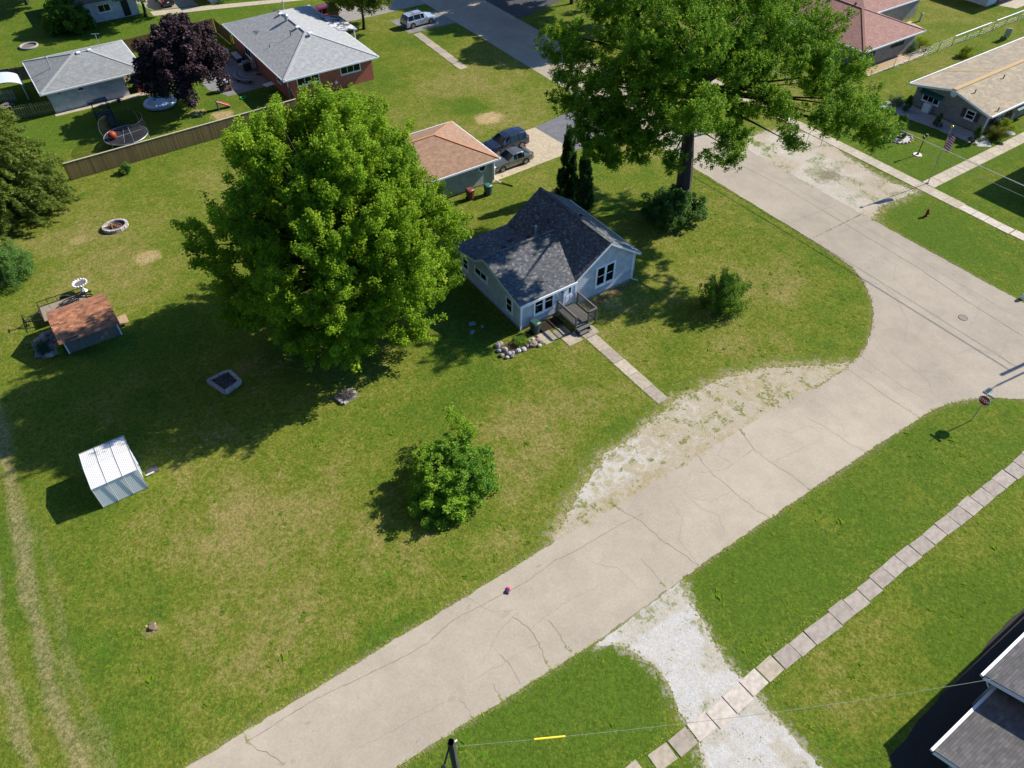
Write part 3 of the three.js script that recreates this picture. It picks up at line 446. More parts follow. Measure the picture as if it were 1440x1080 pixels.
{ const p = g2(179, 243); bushy('shrub', 'tiny shrub in front of the plank fence', p[0], p[1], 0.5, 0.7, { n: 26, k: 30, ca: 0.25, cb: 0.2, pal: [col(0.088, 0.192, 0.030), col(0.210, 0.352, 0.060)] }); }

// evergreens
const arborSpray = leafSpray(8, 0.2, 0.06, 0.13, 0.2, 0.05), needle = leafSpray(10, 0.34, 0.06, 0.22, 0.15, 0.03);
function arborvitae(label, x, z, h, r, group, pal = darkPal, n = 26) {
  const t = thing('arborvitae', label, 'evergreen', x, 0, z, 0, group), cl = [], N = Math.round(h * r * 26);
  for (let i = 0; i < N; i++) { const k = Math.pow(rnd(), 1.2), y = 0.15 + k * (h - 0.5), a = rnd() * 6.2832, rr = r * Math.pow(1 - k, 0.55) * R(0.62, 1.0); cl.push({ c: V(x + Math.cos(a) * rr, y, z + Math.sin(a) * rr), ax: V(Math.cos(a) * 0.25, 1, Math.sin(a) * 0.25).normalize(), a: Math.min(0.45, h * 0.12), b: Math.min(0.2, r * 0.32), n, plume: true }); }
  wpart('trunk', taper([V(x, -0.05, z), V(x, h * 0.4, z), V(x, h * 0.9, z)], 0.12 * r + 0.03, 0.02, 6), MAT.bark, t); crown(t, cl, arborSpray, LEAF, pal, h < 3 ? [0.45, 0.7] : [0.7, 1.1]); return t;
}
arborvitae('tallest dark arborvitae behind the blue-grey house', 38.9, -47.9, 6.6, 1.0); arborvitae('shorter dark arborvitae at the rear corner of the blue-grey house', 39.0, -45.6, 5.4, 0.95);
{ const x = -5.4, z = -74.6, h = 15.5, t = thing('spruce_tree', 'big drooping dark green spruce by the grass lane', 'tree', x, 0, z), cl = [];
  for (let lv = 0; lv < 30; lv++) { const y = 1.0 + lv / 30 * (h - 1.2), L = 6.2 * Math.pow(1 - (y - 1) / (h - 0.6), 0.85) + 0.3, nb = Math.round(7 + L * 1.6); for (let b = 0; b < nb; b++) { const a = rnd() * 6.2832, len = L * R(0.72, 1.08), seg = Math.max(2, Math.round(len / 0.75)); for (let s = 1; s <= seg; s++) { const k = s / seg, d = len * k; cl.push({ c: V(x + Math.cos(a) * d, y - 0.05 * d - 0.08 * k * k * len + R(-0.1, 0.1), z + Math.sin(a) * d), ax: V(Math.cos(a), -0.35 * k, Math.sin(a)).normalize(), a: 0.55, b: 0.34 * (1.15 - 0.5 * k), n: 13, tone: rnd() * 0.5 + k * 0.2 }); } } }
  wpart('trunk', taper([V(x, -0.1, z), V(x, h * 0.5, z), V(x, h, z)], 0.3, 0.03, 8), MAT.bark, t); crown(t, cl, needle, LEAF, [col(0.115, 0.17, 0.03), col(0.28, 0.33, 0.05)]); }
// purple-leaved maple
bushy('purple_maple', 'round purple-leaved maple in the fenced back yard', 15.8, -86.0, 4.6, 9.2, { category: 'tree', y0: 2.0, n: 62, k: 6, ca: 1.0, cb: 0.75, trunk: 0.2, every: 2, split: 0.25, bark: M(0x8c8377, 0.9), spray: leafSpray(7, 0.26, 0.2, 0.26, 0.5), mat: leafMat(0.6, 0.12), pal: [col(0.035, 0.021, 0.024), col(0.105, 0.064, 0.069), col(0.175, 0.120, 0.120)] });
const yardPal = [col(0.096, 0.200, 0.021), col(0.236, 0.360, 0.042)], bigSpray = leafSpray(7, 0.27, 0.2, 0.28, 0.5);
const tallTree = (label, x, z, r, h, y0 = 2, pal = yardPal) => bushy('shade_tree', label, x, z, r, h, { category: 'tree', y0, n: 52, k: 5.5, ca: 1.0, cb: 0.8, trunk: 0.22, every: 2, split: 0.22, spray: bigSpray, pal });
tallTree('young yellow-green tree beside the driveway of the silver car', 41.2, -95.2, 4.4, 9.2, 2, [col(0.131, 0.208, 0.021), col(0.315, 0.376, 0.039)]);
tallTree('shade tree in front of the white house at the back', 18.6, -116, 5.0, 11, 3.0);
bushy('shrub', 'tall dark shrub at the corner of the white house', 9.2, -116.5, 2.6, 4.6, { n: 46, k: 7, ca: 0.8, cb: 0.6, spray: bigSpray, pal: yardPal });
tallTree('street tree east of the side street, shading its far end', 68.5, -76.5, 6.3, 15, 4.5); tallTree('street tree beside the dark asphalt driveway across the side street', 69, -98, 6.3, 15, 4.5); tallTree('street tree behind the oak, on the far side of the street', 69.5, -87, 6, 15, 4.5);
tallTree('tree standing behind the white house at the back', 6, -130, 6, 12, 3);
// low planting of the neighbours
const low = (label, px, py, r, h, pal, group) => { const p = g2(px, py); return bushy('shrub', label, p[0], p[1], r, h, { n: 30, k: 14, ca: 0.35, cb: 0.3, trunk: 0.03, size: [0.6, 0.9], pal }, group); };
const yel = [col(0.210, 0.304, 0.018), col(0.525, 0.576, 0.045)], grey = [col(0.158, 0.240, 0.090), col(0.350, 0.448, 0.180)];
low('yellow-green bush at the corner of the pink-roofed house', 1292, 68, 1.3, 1.3, yel); low('grey-green bush in the bed by the pink-roofed house', 1279, 72, 1.0, 0.9, grey);
low('yellow-green bush behind the tan-roofed house', 1358, 80, 1.1, 0.9, yel); low('golden bush beside the walkway of the tan-roofed house', 1411, 186, 1.2, 1.2, yel); low('low olive bush beside the golden bush', 1400, 194, 1.0, 0.9, [col(0.140, 0.176, 0.022), col(0.333, 0.336, 0.045)]);
low('dark foundation shrub beside the porch of the pink-roofed house', 1266, 20, 0.9, 1.2, grey); low('green shrub at the end of the pale garden bed', 1256, 148, 0.8, 0.9, grey); low('dark green juniper beside the stone pile', 66, 495, 0.55, 0.7, [col(0.052, 0.136, 0.075), col(0.105, 0.208, 0.105)]); low('bright weed clump at the corner of the little brown shed', 88, 495, 0.3, 0.4, limePal);
low('low green shrub in the bed by the white house walk', 312, 2, 1.0, 0.8, limePal);
for (const [px, py, h, r, lb] of [[1273, 156, 1.9, 0.5, 'clipped cone evergreen at the left end of the pale gravel bed'], [1263, 193, 2.6, 0.75, 'plump cone evergreen in its own stone ring'], [1317, 178, 1.6, 0.48, 'clipped cone evergreen at the middle of the grey wall'], [1369, 200, 2.0, 0.55, 'clipped cone evergreen at the house corner by the walkway']]) { const p = g2(px, py); arborvitae(lb, p[0], p[1], h, r, 'cone evergreens by the tan-roofed house', [col(0.052, 0.128, 0.024), col(0.140, 0.240, 0.045)], 20); }

// ---------- grass tufts along edges, in joints and through the gravel ----------
{ const spots = [], add = (x, z, s, t) => spots.push([x, z, s, t]);
  const along = (pts, step, off, s0, s1, t) => { step *= 1.7; for (let i = 0; i < pts.length - 1; i++) { const [a, b] = [pts[i], pts[i + 1]], L = Math.hypot(b[0] - a[0], b[1] - a[1]); for (let d = 0; d < L; d += step * R(0.6, 1.4)) add(lerp(a[0], b[0], d / L) + R(-off, off), lerp(a[1], b[1], d / L) + R(-off, off), R(s0, s1), t()); } };
  const gr = () => R(0, 0.5), mx = () => R(0.2, 1);
  along([[-22, -18.12], [14, -18.15]], 0.05, 0.12, 0.6, 1.1, gr); along([[-10, -12.3], [2.2, -12.3], [13.8, -11.85]], 0.05, 0.12, 0.6, 1.1, gr); along([[20, -12], [36, -11.95], [41.8, -11.8], ...sw.slice().reverse()], 0.05, 0.1, 0.6, 1.1, gr); along([[52.1, -60], [52.1, -28], ...corner.slice().reverse()], 0.05, 0.12, 0.6, 1.1, mx); along([[59.4, -28], [59.5, -12]], 0.05, 0.12, 0.6, 1.1, gr);
  along(shoulderOut.slice(0, 16), 0.05, 0.25, 0.6, 1.2, mx); along(driveOut.slice(4, 12), 0.05, 0.15, 0.6, 1.1, mx); along(driveOut.slice(15), 0.05, 0.15, 0.6, 1.1, mx); along(parkOut.slice(3, 10), 0.06, 0.3, 0.7, 1.3, mx);
  const inP = (o, x, z) => { let c = false; for (let i = 0, j = o.length - 1; i < o.length; j = i++) if (o[i][1] > z !== o[j][1] > z && x < (o[j][0] - o[i][0]) * (z - o[i][1]) / (o[j][1] - o[i][1]) + o[i][0]) c = !c; return c; };
  for (let i = 0; i < 60000 && spots.length < 9000; i++) { const x = R(15, 43), z = R(-23.5, -17.8); if (inP(shoulderOut, x, z) && fbm(x * 1.9 + 70, z * 1.9, 3) + (vn(x * 9, z * 9) - 0.5) * 0.45 > 0.74) add(x, z, R(0.25, 0.55), mx()); }
  for (let i = 0; i < 9000; i++) { const x = R(13, 22), z = R(-12.5, -1); if (inP(driveOut, x, z) && fbm(x * 1.4 + 70, z * 1.4, 3) + (vn(x * 9, z * 9) - 0.5) * 0.4 > 0.7) add(x, z, R(0.25, 0.5), mx()); }
  for (let i = 0; i < 9000; i++) { const x = R(57, 69), z = R(-48, -27); if (inP(parkOut, x, z) && fbm(x * 0.9 + 20, z * 0.9, 3) + (vn(x * 9, z * 9) - 0.5) * 0.4 > 0.66) add(x, z, R(0.4, 0.9), mx()); }
  along([[11, -6.2], [14.6, -6.25]], 0.06, 0.06, 0.5, 0.9, gr); along([[19.5, -6.3], [46, -6.4]], 0.05, 0.08, 0.5, 0.9, gr); along([[19.5, -5.05], [46, -5.1]], 0.05, 0.08, 0.5, 0.9, gr); along([[27.8, -31], [27.85, -23]], 0.05, 0.05, 0.5, 0.9, gr); along([[28.92, -31], [28.9, -23]], 0.06, 0.05, 0.5, 0.9, gr);
  for (let i = 0; i < 24; i++) { const x = 13.1 + i * 1.24; if (x > 14.5 && x < 19.3) continue; along([[x, -6.1], [x + 0.03, -5.1]], 0.05, 0.04, 0.4, 0.7, () => x > 23 && x < 34 ? R(0.95, 1.2) : R(0, 0.6)); }
  along([[1, -76.4], [24, -76.6]], 0.06, 0.12, 0.7, 1.4, gr); along([[24.1, -34.3], [24.1, -43.4]], 0.06, 0.1, 0.6, 1.3, gr); along([[30, -34.2], [35.6, -34.3]], 0.06, 0.12, 0.5, 1.1, mx);
  for (const pp of [[[862, 708], [872, 716]], [[1040, 604], [1048, 612]], [[1136, 688], [1142, 692]], [[796, 908], [804, 918]], [[768, 930], [774, 938]], [[344, 1034], [352, 1048]], [[662, 1006], [668, 1012]], [[702, 978], [708, 984]], [[1290, 586], [1296, 590]], [[930, 820], [938, 826]]]) along(pp.map(p => g2(...p)), 0.025, 0.07, 0.4, 0.9, gr);
  const g = leafSpray(9, 0.16, 0.03, 0.06, 0, 0.02); { const p = g.attributes.position; for (let i = 0; i < p.count; i++) p.setY(i, Math.abs(p.getY(i)) * 1.0); g.computeVertexNormals(); }
  const im = new THREE.InstancedMesh(g, new THREE.MeshPhysicalMaterial({ color: 0xffffff, roughness: 1, specularIntensity: 0.05, side: THREE.DoubleSide }), spots.length), m = new THREE.Matrix4(), q = new THREE.Quaternion(), c = new THREE.Color();
  spots.forEach(([x, z, s, t], i) => { q.setFromAxisAngle(V(0, 1, 0), rnd() * 6.28); m.compose(V(x, 0.012, z), q, V(s, s * R(0.18, 0.4), s)); im.setMatrixAt(i, m); c.copy(col(0.20, 0.30, 0.02)).lerp(col(0.46, 0.37, 0.16), clamp(t * 0.85)); im.setColorAt(i, c); });
  im.name = 'grass_tufts'; im.castShadow = im.receiveShadow = true; tag(im, 'grass tufts along the road edges and through the gravel', 'grass', null, 'stuff'); scene.add(im);
}

{ const W = 1500, g = leafSpray(9, 0.17, 0.075, 0.13, 0.9, 0.06); { const p = g.attributes.position; for (let i = 0; i < p.count; i++) p.setY(i, 0.015 + Math.abs(p.getY(i)) * 0.25); g.computeVertexNormals(); }
  const im = new THREE.InstancedMesh(g, new THREE.MeshPhysicalMaterial({ color: 0xffffff, roughness: 1, specularIntensity: 0.05, side: THREE.DoubleSide }), W), m = new THREE.Matrix4(), q = new THREE.Quaternion(), c = new THREE.Color(); let i = 0, guard = 0;
  while (i < W && guard++ < 400000) { const far = rnd() < 0.25, x = far ? R(0, 66) : R(-9, 51), z = far ? R(-95, -45) : R(-45, -1); if (z > -18.4 && z < -11.6 || x > 51.5 && x < 60 || x > 24 && x < 36 && z > -44 && z < -33.8) continue; if (polyD(roadOut, x, z) < 0.2 || polyD(driveOut, x, z) < 0.1 || polyD(shoulderOut, x, z) < 0.1 || z > -6.4 && z < -4.9 || x > 27.6 && x < 29.2 && z > -33) continue; if (fbm(x * 0.22 + 11, z * 0.22 + 5, 2) * vn(x * 0.9 + 3, z * 0.9) < 0.3 * (0.6 + rnd() * 0.8)) continue;
    const s = R(0.4, 1.15) * (rnd() < 0.1 ? 1.5 : 1); q.setFromAxisAngle(V(0, 1, 0), rnd() * 6.28); m.compose(V(x, 0.0, z), q, V(s, s, s)); im.setMatrixAt(i, m); c.copy(col(0.075, 0.15, 0.010)).lerp(col(0.14, 0.21, 0.014), rnd()); im.setColorAt(i++, c); }
  im.count = i; im.name = 'lawn_weeds'; im.castShadow = im.receiveShadow = true; tag(im, 'low broad-leaved weeds scattered through the lawns', 'weeds', null, 'stuff'); scene.add(im); }

// ---------- buildings ----------
// a window on a wall: c = centre on the wall face; face pz / px / nx; panes in columns and rows
function win(parent, c, w, h, face, o = {}) {
  const f = o.f || 0.09, d = o.d || 0.07, cols = o.cols || 1, rows = o.rows || 1, ry = face === 'px' ? Math.PI / 2 : face === 'nx' ? -Math.PI / 2 : 0, put = g => g.rotateY(ry).translate(c.x, c.y, c.z);
  const fr = [box(w, f, d, 0, h / 2 - f / 2, d / 2), box(w, f, d, 0, -h / 2 + f / 2, d / 2), box(f, h - 2 * f, d, -w / 2 + f / 2, 0, d / 2), box(f, h - 2 * f, d, w / 2 - f / 2, 0, d / 2)], cw = (w - 2 * f) / cols, rh = (h - 2 * f) / rows, b = o.b || 0.05;
  if (o.sill !== false) fr.push(box(w + 0.12, 0.05, d + 0.05, 0, -h / 2 - 0.025, (d + 0.05) / 2));
  for (let i = 1; i < cols; i++) fr.push(box(o.post || b, h - 2 * f, d - 0.012, -w / 2 + f + i * cw, 0, (d - 0.012) / 2));
  for (let i = 0; i < cols; i++) for (let j = 1; j < rows; j++) fr.push(box(cw - (cols > 1 ? (o.post || b) : 0), b, d - 0.024, -w / 2 + f + (i + 0.5) * cw, -h / 2 + f + j * rh, (d - 0.024) / 2));
  const m = wpart('window', put(merge(fr)), o.mat || MAT.white, parent);
  for (let i = 0; i < cols; i++) for (let j = 0; j < rows; j++) wpart('pane', put(box(cw, rh, 0.02, -w / 2 + f + (i + 0.5) * cw, -h / 2 + f + (j + 0.5) * rh, 0.018)), MAT.glass, m);
  return m;
}
const ridgeCap = (a, b, w = 0.15) => { const A = V(...a), B = V(...b), d = B.clone().sub(A), L = d.length(); const g = new RoundedBoxGeometry(w * 2, 0.05, L, 1, 0.02); const q = new THREE.Quaternion().setFromRotationMatrix(new THREE.Matrix4().lookAt(B, A, V(0, 1, 0))); return muv(g.applyQuaternion(q).translate((A.x + B.x) / 2, (A.y + B.y) / 2 + 0.012, (A.z + B.z) / 2)); };
const brickT = tiled(bake(512, 512, (x, y, o) => { const row = Math.floor(y / 16), xx = (x + (row & 1) * 21) % 512, k = Math.floor(xx / 42.67), m = (y % 16) < 2 || (xx % 42.67) < 2, n = NT[(row * 37 + k * 101) & 65535], f = 1 + (NT[(x * 91 + y * 17) & 65535] - 0.5) * 0.15; if (m) { o[0] = 0.66 * f; o[1] = 0.56 * f; o[2] = 0.5 * f; } else { o[0] = (0.58 + n * 0.14) * f; o[1] = (0.27 + n * 0.09) * f; o[2] = (0.19 + n * 0.07) * f; } }), 2.4);
const brickMat = M(0xffffff, 0.9, { map: brickT });

// --- the blue-grey house ---
{ const t = thing('house', 'small blue-grey clapboard house with dark slate-grey shingle roof', 'house', 29.8, 0, -38.8);
  const wall = siding(0xd0d0d3), x0 = 24.3, x1 = 35.3, zf = -34.45, zb = -43.2;
  const found = M(0x8d8a86, 0.95, { map: concreteT });
  wpart('foundation', muv(bx(x0 + 0.03, x1 - 0.03, -0.05, 0.32, zb + 0.03, zf - 0.03)), found, t);
  // front wall with the gable on the right, left wall with its uneven roof line, right and rear walls
  wpart('wall', wallShape([[x0, 0.3], [x1, 0.3], [x1, 3.0], [32.4, 4.93], [29.55, 2.98], [29.4, 2.82], [x0, 2.82]], 0.16, 'x', zf - 0.16), wall, t);
  wpart('wall', wallShape([[zf - 0.17, 0.3], [zb, 0.3], [zb, 2.50], [-40.3, 3.13], [-39.1, 3.92], [zf - 0.17, 2.8]].map(p => p), 0.16, 'z', x0), wall, t);
  wpart('wall', muv(bx(x1 - 0.16, x1, 0.3, 2.98, zb, zf - 0.17)), wall, t);
  wpart('wall', wallShape([[x0 + 0.17, 0.3], [x1 - 0.17, 0.3], [x1 - 0.17, 2.95], [32.4, 4.9], [29.7, 3.0], [29.5, 2.45], [x0 + 0.17, 2.45]], 0.16, 'x', zb), wall, t);
  const rm = M(0xffffff, 0.92, { map: shingles([[5, 0.315, 0.32, 0.34], [3, 0.355, 0.36, 0.38], [1.3, 0.44, 0.445, 0.46], [2, 0.275, 0.28, 0.30]], 0.04, 0.2, 0.12), bumpMap: shingleBump, bumpScale: 0.014 });
  const zo = -34.1, hb = 4.12;
  const roof = wpart('roof', slopes([
    [[23.98, 2.86, zo], [29.42, 2.86, zo], [31.0, hb, -39.1], [23.98, hb, -39.1]],
    [[23.98, hb, -39.1], [31.1, hb, -39.1], [30.0, 3.3, -40.3], [23.98, 3.3, -40.3]],
    [[23.98, 3.295, -40.28], [29.95, 3.295, -40.28], [29.95, 2.6, -43.75], [23.98, 2.6, -43.75]],
    [[29.2, 2.93, -43.45], [29.2, 2.93, zo - 0.02], [32.4, 5.14, zo - 0.02], [32.4, 5.14, -43.45]],
    [[35.65, 2.9, zo - 0.02], [35.65, 2.9, -43.45], [32.4, 5.14, -43.45], [32.4, 5.14, zo - 0.02]]], 0.13), rm, t);
  wpart('ridge_cap', [ridgeCap([32.4, 5.15, zo - 0.02], [32.4, 5.15, -43.45]), ridgeCap([23.98, hb + 0.01, -39.1], [31.0, hb + 0.01, -39.1])], rm, roof);
  // rake boards and fascia
  const rake = (a, b, off) => { const g = wallShape([[a[0], a[1]], [b[0], b[1]], [b[0], b[1] - 0.2], [a[0], a[1] - 0.2]], 0.03, 'x', off); return g; };
  wpart('fascia', [rake([29.25, 2.92], [32.4, 5.1], zo - 0.03), rake([32.4, 5.1], [35.62, 2.88], zo - 0.03), bx(23.98, 29.3, 2.66, 2.84, zo, zo + 0.09),
    wallShape([[zo - 0.01, 2.82], [-39.1, hb - 0.05], [-39.1, hb - 0.24], [zo - 0.01, 2.64]], 0.03, 'z', 23.95), wallShape([[-39.1, hb - 0.05], [-40.3, 3.25], [-43.75, 2.55], [-43.75, 2.38], [-40.3, 3.06], [-39.1, hb - 0.24]], 0.03, 'z', 23.95), bx(35.65, 35.73, 2.7, 2.88, -43.45, zo)], MAT.trim, t);
  const cb = (x, z, h) => bx(x - 0.075, x + 0.075, 0.3, h, z - 0.075, z + 0.075);
  wpart('corner_board', [cb(x0 + 0.04, zf - 0.04, 2.75)], MAT.trim, t); wpart('corner_board', [cb(x1 - 0.04, zf - 0.04, 2.85)], MAT.trim, t);
  wpart('downspout', [rod(V(x1 + 0.1, 2.7, zf + 0.02), V(x1 + 0.1, 0.2, zf + 0.02), 0.04), rod(V(x1 + 0.1, 0.2, zf + 0.02), V(x1 + 0.5, 0.06, zf + 0.35), 0.04)], MAT.trim, t);
  wpart('downspout', [rod(V(x0 - 0.06, 2.66, zf + 0.06), V(x0 - 0.06, 0.12, zf + 0.06), 0.04)], MAT.trim, t);
  win(t, V(26.4, 1.9, zf), 1.9, 1.78, 'pz', { cols: 2, rows: 2, f: 0.14, post: 0.22, b: 0.06 });
  win(t, V(32.38, 2.0, zf), 1.98, 1.95, 'pz', { cols: 2, rows: 2, f: 0.16, post: 0.22, b: 0.06 });
  win(t, V(x0, 1.62, -35.95), 0.86, 1.35, 'nx', { rows: 2 }); win(t, V(x0, 2.0, -39.95), 1.85, 0.78, 'nx', { cols: 2, f: 0.12, post: 0.07 }); win(t, V(x0, 1.55, -42.25), 0.85, 1.1, 'nx', { rows: 2 });
  const dr = wpart('door', [bx(28.38, 29.32, 0.62, 2.7, zf + 0.005, zf + 0.055)], MAT.white, t);
  wpart('door_frame', [bx(28.24, 28.36, 0.6, 2.82, zf + 0.003, zf + 0.09), bx(29.34, 29.46, 0.6, 2.82, zf + 0.003, zf + 0.09), bx(28.36, 29.34, 2.72, 2.82, zf + 0.003, zf + 0.085)], MAT.trim, t);
  wpart('door_panel', [bx(28.5, 28.8, 0.8, 1.5, zf + 0.05, zf + 0.07), bx(28.92, 29.2, 0.8, 1.5, zf + 0.05, zf + 0.07)], MAT.white, dr); wpart('door_window', bx(28.78, 28.96, 1.75, 2.3, zf + 0.05, zf + 0.066), MAT.glass, dr); wpart('handle', [rod(V(28.46, 1.6, zf + 0.06), V(28.46, 1.6, zf + 0.12), 0.03), rbox(0.05, 0.14, 0.03, 0.01, 28.46, 1.6, zf + 0.12)], MAT.metal, dr);
  const lamp = wpart('wall_lamp', [rbox(0.12, 0.22, 0.12, 0.02, 28.02, 2.3, zf + 0.12), box(0.06, 0.12, 0.08, 28.02, 2.42, zf + 0.04)], MAT.black, t);
  wpart('number_plate', bx(27.62, 27.74, 1.9, 2.45, zf + 0.003, zf + 0.03), MAT.white, t);
  // roof fittings
  wpart('vent_pipe', [rod(V(29.2, 3.9, -39.5), V(29.2, 4.75, -39.5), 0.06, 0.06, 8), rod(V(29.2, 4.75, -39.5), V(29.2, 4.88, -39.5), 0.11, 0.11, 8)], MAT.galv, t); wpart('vent_pipe', [rod(V(30.9, 4.05, -40.2), V(30.9, 4.45, -40.2), 0.045, 0.045, 8), rod(V(30.9, 4.43, -40.2), V(30.9, 4.5, -40.2), 0.09, 0.09, 8)], MAT.dark, t);
  for (const [px, py] of [[708, 347], [717, 336], [743, 332]]) { const p = at(px, py, 4.05); wpart('roof_vent', rbox(0.38, 0.1, 0.3, 0.03, p.x, 4.12 - Math.abs(p.z + 39.1) * 0.24 + 0.02, p.z), MAT.black, t); }
  wpart('roof_vent', rbox(0.3, 0.1, 0.34, 0.03, 33.2, 4.66, -38.9), MAT.black, t);
}
{ // front porch
  const t = thing('porch', 'grey weathered wooden porch with railings at the white front door', 'porch', 28.6, 0, -33.2), xa = 27.65, xb = 29.58, za = -34.3, zb = -31.95, H = 0.6;
  for (let i = 0; i < 15; i++) wpart('deck_board', rbox(1.9, 0.035, 0.145, 0.006, 28.615, H - 0.018, za + 0.09 + i * 0.157), MAT.greyWood, t);
  wpart('frame', [bx(xa + 0.03, xb - 0.03, H - 0.22, H - 0.04, zb - 0.06, zb - 0.02), bx(xa + 0.02, xa + 0.06, H - 0.22, H - 0.04, za, zb - 0.07), bx(xb - 0.06, xb - 0.02, H - 0.22, H - 0.04, za, zb - 0.07)], MAT.greyWood, t);
  const posts = [[xa, za], [xa, zb], [xb, za], [xb, zb], [xb - 0.75, zb]];
  for (const [x, z] of posts) wpart('post', rbox(0.1, 1.55, 0.1, 0.01, x, 0.775, z), MAT.greyWood, t);
  const rail = (a, b, n) => { const A = V(a[0], 1.5, a[1]), B = V(b[0], 1.5, b[1]); const alongX = Math.abs(b[0] - a[0]) > 0.1, L = alongX ? Math.abs(b[0] - a[0]) : Math.abs(b[1] - a[1]), cx = (a[0] + b[0]) / 2, cz = (a[1] + b[1]) / 2; const r = wpart('railing', [rbox(alongX ? L : 0.13, 0.04, alongX ? 0.13 : L, 0.008, cx, 1.57, cz), box(alongX ? L - 0.1 : 0.04, 0.09, alongX ? 0.04 : L - 0.1, cx, 1.48, cz), box(alongX ? 0.03 : 0.03, 0.8, 0.03, lerp(a[0], b[0], 0.5 / n), 1.1, lerp(a[1], b[1], 0.5 / n)), box(alongX ? L - 0.1 : 0.04, 0.09, alongX ? 0.04 : L - 0.1, cx, 0.72, cz)], MAT.greyWood, t); for (let i = 1; i < n; i++) wpart('baluster', box(0.035, 0.72, 0.035, lerp(a[0], b[0], i / n), 1.1, lerp(a[1], b[1], i / n)), MAT.greyWood, r); };
  rail([xa, za], [xa, zb], 16); rail([xb, za], [xb, zb], 16); rail([xb - 0.75, zb], [xb, zb], 5);
  wpart('step', [rbox(1.1, 0.04, 0.3, 0.006, 28.25, 0.4, -31.78), bx(27.74, 27.78, 0.0, 0.38, -31.95, -31.5), bx(28.72, 28.76, 0.0, 0.38, -31.95, -31.5)], MAT.greyWood, t); wpart('step', rbox(1.1, 0.04, 0.3, 0.006, 28.25, 0.2, -31.5), MAT.greyWood, t);
}
// rubbish bins
function bin(label, x, z, ry, body, lid) {
  const t = thing('wheeled_bin', label, 'bin', x, 0, z, ry), g = new THREE.CylinderGeometry(0.44, 0.34, 0.92, 4, 1).rotateY(Math.PI / 4).translate(0, 0.52, 0);
  part('body', g, body, t); part('rim', [box(0.66, 0.05, 0.66, 0, 0.98, 0)], body, t); const l = part('lid', [new THREE.CylinderGeometry(0.36, 0.47, 0.1, 4, 1).rotateY(Math.PI / 4).translate(0, 1.06, 0)], lid, t); part('handle', [rod(V(-0.25, 1.02, -0.38), V(0.25, 1.02, -0.38), 0.02)], body, l);
  for (const s of [-1, 1]) part('wheel', new THREE.CylinderGeometry(0.12, 0.12, 0.05, 14).rotateZ(Math.PI / 2).translate(s * 0.27, 0.12, -0.28), MAT.rubber, t); return t;
}
const gb = M(0x1f3d33, 0.55), gl = M(0x2a4f42, 0.5);
bin('dark green wheeled bin at the front corner of the blue-grey house', 25.15, -33.75, 0.15, gb, gl); bin('green wheeled bin beside the downspout of the brown-roofed garage', 32.75, -52.0, 0, M(0x1f4a43, 0.55), M(0x35695e, 0.5)); bin('reddish brown wheeled bin against the garage wall', 30.95, -52.3, 0.1, M(0x5a2d22, 0.6), M(0x7a4334, 0.55));

// --- garage with brown hip roof ---
{ const t = thing('garage', 'grey-green sided garage with brown hip roof and white gutters', 'garage', 29, 0, -57.7), w = siding(0xaab2a4), rm = roofMat([[4, 0.575, 0.45, 0.36], [3, 0.595, 0.47, 0.38], [2, 0.555, 0.43, 0.345]]);
  const x0 = 19.5, x1 = 34.9, z0 = -62.0, z1 = -53.2;
  wpart('wall', muv(bx(x0 + 0.5, x1 - 0.5, 0.15, 2.6, z0 + 0.5, z1 - 0.45)), w, t); wpart('foundation', muv(bx(x0 + 0.52, x1 - 0.52, -0.05, 0.16, z0 + 0.52, z1 - 0.47)), MAT.oldConcrete, t);
  const rf = wpart('roof', slopes(hip(x0, x1, z0, z1, 2.6, 4.35, 'x', 4.5, 4.4), 0.12), rm, t); const zc = (z0 + z1) / 2;
  wpart('ridge_cap', [ridgeCap([x1 - 4.4, 4.35, zc], [x1, 2.6, z1]), ridgeCap([x1 - 4.4, 4.35, zc], [x1, 2.6, z0]), ridgeCap([x0 + 4.5, 4.35, zc], [x1 - 4.4, 4.35, zc])], M(0xb98560, 0.9, { map: fineGrain }), rf);
  wpart('gutter', eaves(x0, x1, z0, z1, 2.6), MAT.trim, t); wpart('downspout', [rod(V(34.45, 2.45, -53.55), V(34.45, 0.3, -53.55), 0.05), rod(V(34.45, 0.3, -53.55), V(34.9, 0.1, -53.0), 0.05)], MAT.white, t); wpart('drain_hose', [rod(V(34.9, 0.08, -53.0), V(35.5, 0.05, -51.9), 0.05)], MAT.black, t);
  const c = onZ(678, 238, -53.62), m = wpart('window', new THREE.TorusGeometry(0.4, 0.07, 8, 28).translate(c.x, 1.95, -53.62), MAT.white, t); wpart('pane', new THREE.CylinderGeometry(0.37, 0.37, 0.03, 24).rotateX(Math.PI / 2).translate(c.x, 1.95, -53.625), MAT.glass, m);
  wpart('corner_board', bx(34.3, 34.44, 0.16, 2.45, -53.66, -53.6), MAT.trim, t); for (const z of [-55.6, -59.2]) wpart('garage_door', [bx(34.4, 34.45, 0.16, 2.3, z - 1.3, z + 1.3)], MAT.white, t); }

